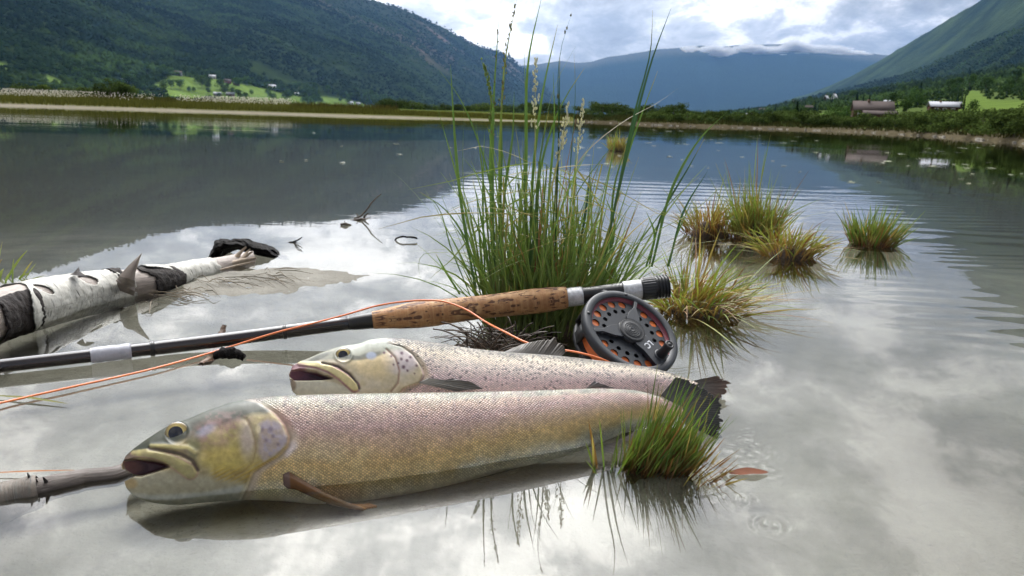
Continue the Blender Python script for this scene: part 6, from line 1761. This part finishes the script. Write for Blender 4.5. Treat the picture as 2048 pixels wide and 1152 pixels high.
for bk, wd in ((1.6, 'front row'), (2.6, 'second row'), (4.5, 'third row'), (8, 'fourth row'), (13, 'back row')):
    name_row([q for q in SHR if q[1] == bk], 1741, 'grey green willow shrub, %s %s of the brown barn in the bank\'s ' + wd)
for kd, wd in (('spruce', 'dark pointed spruce'), ('birch', 'rounded green birch')):
    name_row([q for q in TRR if q[1] == kd], 1882, wd + ' on the right slope, %s %s of the pale-roofed farmhouse')
name_row(TRL, 457, 'leafy tree below the left mountain, %s %s of the red farmhouse')
name_row(FLT, 290, 'dark shrub on the left flat, %s %s of the cotton grass\'s end')
name_row(HEAD, 1085, 'low bush at the head of the lake, %s %s of the tall tussock\'s middle')
# wisps of low cloud on the far ridge, built as thin volumes
m_ = bpy.data.materials.new('low_cloud'); m_.use_nodes = True
t_ = NT(m_.node_tree); m_.node_tree.nodes.remove(m_.node_tree.nodes['Principled BSDF'])
pv_ = t_.n('ShaderNodeVolumePrincipled'); pv_.inputs['Color'].default_value = (1, 1, 1, 1); pv_.inputs['Density'].default_value = 0.013
t_.l(pv_.outputs[0], m_.node_tree.nodes['Material Output'].inputs['Volume'])
for px, py, a_, b_, c_ in ((1380, 98, 13, 4, 1), (1424, 98, 20, 5, 2), (1440, 104, 24, 7, 9), (1505, 96, 26, 5, 3), (1535, 103, 40, 8, 4), (1572, 112, 34, 8, 10), (1600, 105, 44, 10, 5), (1640, 114, 46, 9, 11), (1680, 117, 50, 7, 6), (1730, 118, 44, 5, 7), (1590, 92, 26, 8, 8), (1655, 100, 32, 7, 12), (1700, 108, 30, 5, 13)):
    d_ = 8300.0; bm = bmesh.new(); bmesh.ops.create_icosphere(bm, subdivisions=5, radius=1)
    V = np.array([v.co[:] for v in bm.verts]); F_ = np.array([[v.index for v in f.verts] for f in bm.faces]); bm.free()
    q = 0.25 + 1.5 * fbm(V[:, 0] * 3.2 + V[:, 2] * 1.3 + c_ * 5, V[:, 1] * 2.0 + V[:, 2] * 3.0, 5, 300 + c_, 0.62)
    V = V * q[:, None] * np.array([a_ * d_ / F, 120, b_ * d_ / F]) * 1.25
    o = link('low_cloud', mesh_np('low_cloud', V, F_), m_); o.location = tuple(D(px, py, d_)); tag(o, 'white low cloud clinging to the crest of the far mountain', kind='stuff')

# forest on the slopes: one mass, crowns scattered over the ground
def forest(name, label, V, px, py, n, size, col, reject, seed, kindmix=0.5):
    g = np.random.RandomState(seed)
    vis = (px > -120) & (px < 2170) & (py > -60) & (py < 245)
    idx = np.nonzero(vis)[0]
    # thinner cover on the slopes just outside the picture, so that they look the same from a step aside
    az_v = np.degrees(np.arctan2(V[:, 0], V[:, 1])); out_i = np.nonzero(~vis & (np.abs(az_v) < 66))[0]
    i = g.choice(idx, n)
    if len(out_i): i = np.concatenate([i, g.choice(out_i, int(n * 0.45))]); n = len(i); P = V[i] + g.uniform(-1, 1, (n, 3)) * np.array([1, 1, 0]) * (np.hypot(V[i][:, 0], V[i][:, 1])[:, None] * 0.004)
    keep = ~reject(px[i], py[i], P); P = P[keep]; n = len(P)
    d = np.hypot(P[:, 0], P[:, 1]); s = size * g.uniform(0.5, 1.4, n) * d / F * np.clip(1500 / d, 0.6, 1.15)
    base = np.array([[1, 0, 0.35], [0.31, 0.95, 0.3], [-0.81, 0.59, 0.4], [-0.81, -0.59, 0.3], [0.31, -0.95, 0.4], [0.05, 0.0, 1.5], [0.6, 0.5, 0.95], [-0.55, -0.4, 1.0]])
    jit = g.uniform(0.6, 1.35, (n, 8, 1))
    Vv = (P[:, None, :] + base[None] * jit * s[:, None, None])
    ff = np.array([[0, 1, 6], [1, 2, 5], [1, 5, 6], [2, 3, 7], [2, 7, 5], [3, 4, 7], [4, 0, 6], [4, 6, 5], [4, 5, 7]])
    Fq = (ff[None] + (np.arange(n) * 8)[:, None, None]).reshape(-1, 3)
    vr = fbm(P[:, 0] / 170, P[:, 1] / 170, 4, seed)[:, None]; c = np.asarray(col) * g.uniform(0.7, 1.3, (n, 1)) * (1 + 1.5 * (vr - 0.5)); c = c + sstep(0.5, 0.75, fbm(P[:, 0] / 90 + 9, P[:, 1] / 90, 3, seed + 2))[:, None] * np.array([0.018, 0.03, 0.006])
    c = np.repeat(c, 8, 0)
    ctr = P.mean(0)
    o = link(name, mesh_np(name, Vv.reshape(-1, 3) - ctr, Fq, c, smooth=False), M_LEAVES); o.location = tuple(ctr); tag(o, label, kind='stuff')
def rejL(x, y, P):
    r = np.zeros(len(x), bool)
    for f in FIELDS_L: r |= in_poly(x, y, f)
    bare = fbm(P[:, 0] / 160 + P[:, 2] / 60, P[:, 1] / 160, 5, 14) > 0.62
    hi = (P[:, 2] > 420) & (np.random.RandomState(3).rand(len(x)) < 0.6)
    return r | (bare & (x > 500)) | hi
forest('left_forest', 'dense birch and pine forest over the left mountainside', VLM, pxLM, pyLM, 42000, 3.6, srgb(25, 38, 17), rejL, 41)
def rejR(x, y, P):
    r = np.zeros(len(x), bool)
    for f in FIELDS_R: r |= in_poly(x, y, f)
    return r | (np.hypot(P[:, 0], P[:, 1]) < 140)
forest('right_forest', 'mixed woodland covering the lower right slope', V3, px3, py3, 14000, 3.4, srgb(26, 38, 17), rejR, 43)
forest('shade_spur_forest', 'dark pine forest on the shaded spur to the right', VR2, pxR2, pyR2, 18000, 2.8, srgb(18, 32, 20), lambda x, y, P: np.zeros(len(x), bool), 44)

# ================================================================== farm buildings
M_RBARN = plain('dark_timber', srgb(58, 38, 32), 0.9, spec=0.05, nscale=1.5, namp=0.3)
M_ROOF = plain('slate_roof', srgb(72, 64, 62), 0.9, spec=0.1, nscale=1.0, namp=0.25)
M_WHITE = plain('white_paint', srgb(214, 214, 208), 0.7)
M_PALE = plain('pale_roof', srgb(150, 152, 158), 0.9, spec=0.1)
M_REDP = plain('red_paint', srgb(128, 44, 38), 0.7)
M_GLASS = plain('window_glass', srgb(40, 46, 54), 0.15)
M_BROWNW = plain('brown_boards', srgb(96, 72, 56), 0.8, nscale=1.0, namp=0.3)
def house(gr, px, py, wpx, hpx, label, mw, mr, rot=0.2, group=None, name='farm_house', deep=0.6, roofh=0.45, nwin=3, annex=False):
    p = gr.at(px, py); d = float(np.hypot(p[0], p[1])); Wd = wpx * d / F; Hh = hpx * d / F
    az_ = math.atan2(p[0], p[1])
    root = empty(name, p - [0, 0, 0.1 * Hh], -az_ + rot); tag(root, label, 'barn' if 'barn' in label else 'house', group)
    x, y, h = Wd / 2, Wd * deep / 2, Hh * (1 - roofh)
    MB().box((-x, -y, -h * 0.3), (x, y, h)).add([[-x, -y, h], [-x, y, h], [-x, 0, Hh * 0.97], [x, -y, h], [x, y, h], [x, 0, Hh * 0.97]], np.array([[0, 2, 1], [3, 4, 5]])).build('wall', mw, root, False)
    t_ = Hh * 0.04; e = Wd * 0.04
    rf = MB()
    for sg in (-1, 1):
        a = [[-x - e, sg * (y + e), h - 0.02 * Hh], [x + e, sg * (y + e), h - 0.02 * Hh], [x + e, 0, Hh], [-x - e, 0, Hh]]
        bq = [[q[0], q[1], q[2] + t_] for q in a]
        rf.add(a + bq, np.array([[0, 1, 2, 3], [7, 6, 5, 4], [0, 4, 5, 1], [1, 5, 6, 2], [2, 6, 7, 3], [3, 7, 4, 0]]))
    ro_ = rf.build('roof', mr, root, False)
    if nwin:
        cw = Wd * 0.07
        for i in range(nwin):
            wx = -x + (i + 0.7) * Wd / (nwin + 0.4)
            fr_ = MB().box((wx - cw, -y - 0.06, h * 0.40), (wx + cw, -y - 0.004, h * 0.78)).build('window', M_WHITE if mw is not M_WHITE else M_BROWNW, root, False)
            MB().box((wx - cw * 0.75, -y - 0.09, h * 0.45), (wx + cw * 0.75, -y - 0.062, h * 0.73)).build('pane', M_GLASS, fr_, False)
        MB().box((x * 0.45, -y - 0.07, 0.0), (x * 0.45 + cw * 1.7, -y - 0.004, h * 0.66)).build('door', M_BROWNW, root, False)
        MB().box((-x * 0.3, -0.25 * Wd * 0.2, Hh * 0.9), (-x * 0.3 + Wd * 0.06, 0.05 * Wd, Hh * 1.12)).build('chimney', M_BROWNW, ro_, False)
    if annex:
        MB().box((-x * 0.55, -y * 1.9, -h * 0.3), (x * 1.15, -y - 0.02, h * 0.62)).build('annex_wall', mw, root, False)
        MB().add([[-x * 0.6, -y * 2.0, h * 0.60], [x * 1.2, -y * 2.0, h * 0.60], [x * 1.2, -y * 0.98, h * 1.0], [-x * 0.6, -y * 0.98, h * 1.0], [-x * 0.6, -y * 2.0, h * 0.68], [x * 1.2, -y * 2.0, h * 0.68], [x * 1.2, -y * 0.98, h * 1.08], [-x * 0.6, -y * 0.98, h * 1.08]], np.array([[3, 2, 1, 0], [4, 5, 6, 7], [0, 1, 5, 4], [1, 2, 6, 5], [2, 3, 7, 6], [3, 0, 4, 7]])).build('annex_roof', mr, root, False)
    return root
house(GR3, 1741, 234, 62, 34, 'long brown timber barn with grey roofs on the right shore meadow', M_RBARN, M_ROOF, 0.15, name='barn', annex=True, nwin=4)
house(GR3, 1882, 224, 42, 18, 'dark farmhouse with a pale shining roof above the right field', M_RBARN, M_PALE, 0.25, name='farm_house', nwin=3)
house(GR3, 1902, 219, 26, 14, 'small dark shed with a pale roof at the right end of the farmhouse', M_RBARN, M_PALE, -0.3, name='shed', nwin=0)
house(GR3, 1617, 222, 13, 11, 'white house among trees left of the brown barn', M_WHITE, M_ROOF, 0.2, nwin=2)
house(GR3, 1501, 235, 14, 8, 'low white shed near the far right shore', M_WHITE, M_PALE, 0.1, name='shed', nwin=0)
house(GR3, 1525, 226, 11, 9, 'brownish cottage up left from the white house', M_BROWNW, M_ROOF, 0.4, nwin=2)
house(GR3, 1596, 204, 16, 7, 'pale house highest in the woods of the right shore', M_WHITE, M_PALE, 0.2, nwin=2)
house(GR3, 1650, 206, 12, 14, 'narrow grey gabled house in the right woods', M_ROOF, M_PALE, 1.2, nwin=1)
house(GR3, 1668, 204, 12, 15, 'white gabled house beside the narrow grey one', M_WHITE, M_PALE, 1.2, nwin=1)
house(GR3, 1774, 207, 14, 6, 'pale roofed cabin in the trees above the barn', M_BROWNW, M_PALE, 0.1, nwin=1)
house(GLM, 457, 166, 11, 8, 'red farmhouse in the middle of the left fields', M_REDP, M_ROOF, 0.3, nwin=2)
for px, py, w_, h_, lab, mw, mr in ((352, 151, 16, 8, 'pale farm building at the top edge of the left fields', M_PALE, M_ROOF), (426, 158, 11, 7, 'white roofed house left of the red farmhouse', M_WHITE, M_PALE), (473, 170, 10, 6, 'grey roofed house just right of the red farmhouse', M_BROWNW, M_PALE), (437, 191, 13, 7, 'left one of two low farm buildings down among the field trees', M_BROWNW, M_PALE), (460, 193, 14, 7, 'right one of two low farm buildings down among the field trees', M_BROWNW, M_PALE), (543, 176, 14, 8, 'white barn at the right end of the upper left fields', M_WHITE, M_PALE), (594, 190, 8, 5, 'tiny white cabin right of the white barn', M_WHITE, M_PALE), (249, 165, 12, 5, 'lone pale roofed house on the slope at far left', M_WHITE, M_PALE), (437, 141, 9, 4, 'small cabin in the forest above the red farmhouse', M_WHITE, M_PALE), (700, 207, 10, 5, 'small white house on the farthest left meadow', M_WHITE, M_PALE), (716, 209, 8, 5, 'pale shed beside the house on the farthest left meadow', M_PALE, M_PALE)):
    house(GLM, px, py, w_, h_, lab, mw, mr, rnd.uniform(-0.3, 0.5), nwin=2)

# floating leaves and foam flecks on the open water: one mass
fl_ = MB()
g = np.random.RandomState(77)
for i in range(100):
    px = g.uniform(1150, 2048) if i % 9 else g.uniform(560, 1100); py = g.uniform(255, 345) + (px > 1700) * 25
    p = G(px, py, 0.002); d = np.hypot(p[0], p[1]); s = g.uniform(0.0015, 0.0045) * d
    a = g.uniform(0, 6.28, 1)[0]; k = 8
    q = np.array([[math.cos(b_) * s * g.uniform(0.7, 1.6), math.sin(b_) * s * 0.9, 0.002 + 0.003 * g.rand()] for b_ in np.linspace(0, 6.283, k + 1)[:-1]])
    fl_.add(q + [p[0], p[1], 0], np.array([list(range(k))]), srgb(130, 134, 104) * g.uniform(0.5, 1.3))
me = fl_.mesh('floating_flecks', smooth=False); recenter(me, (3, 10, 0)); o = link('floating_flecks', me, plain('fleck', (1, 1, 1), 0.6, attr=True)); o.location = (3, 10, 0); tag(o, 'pale floating leaves and flecks scattered on the open water', kind='stuff')
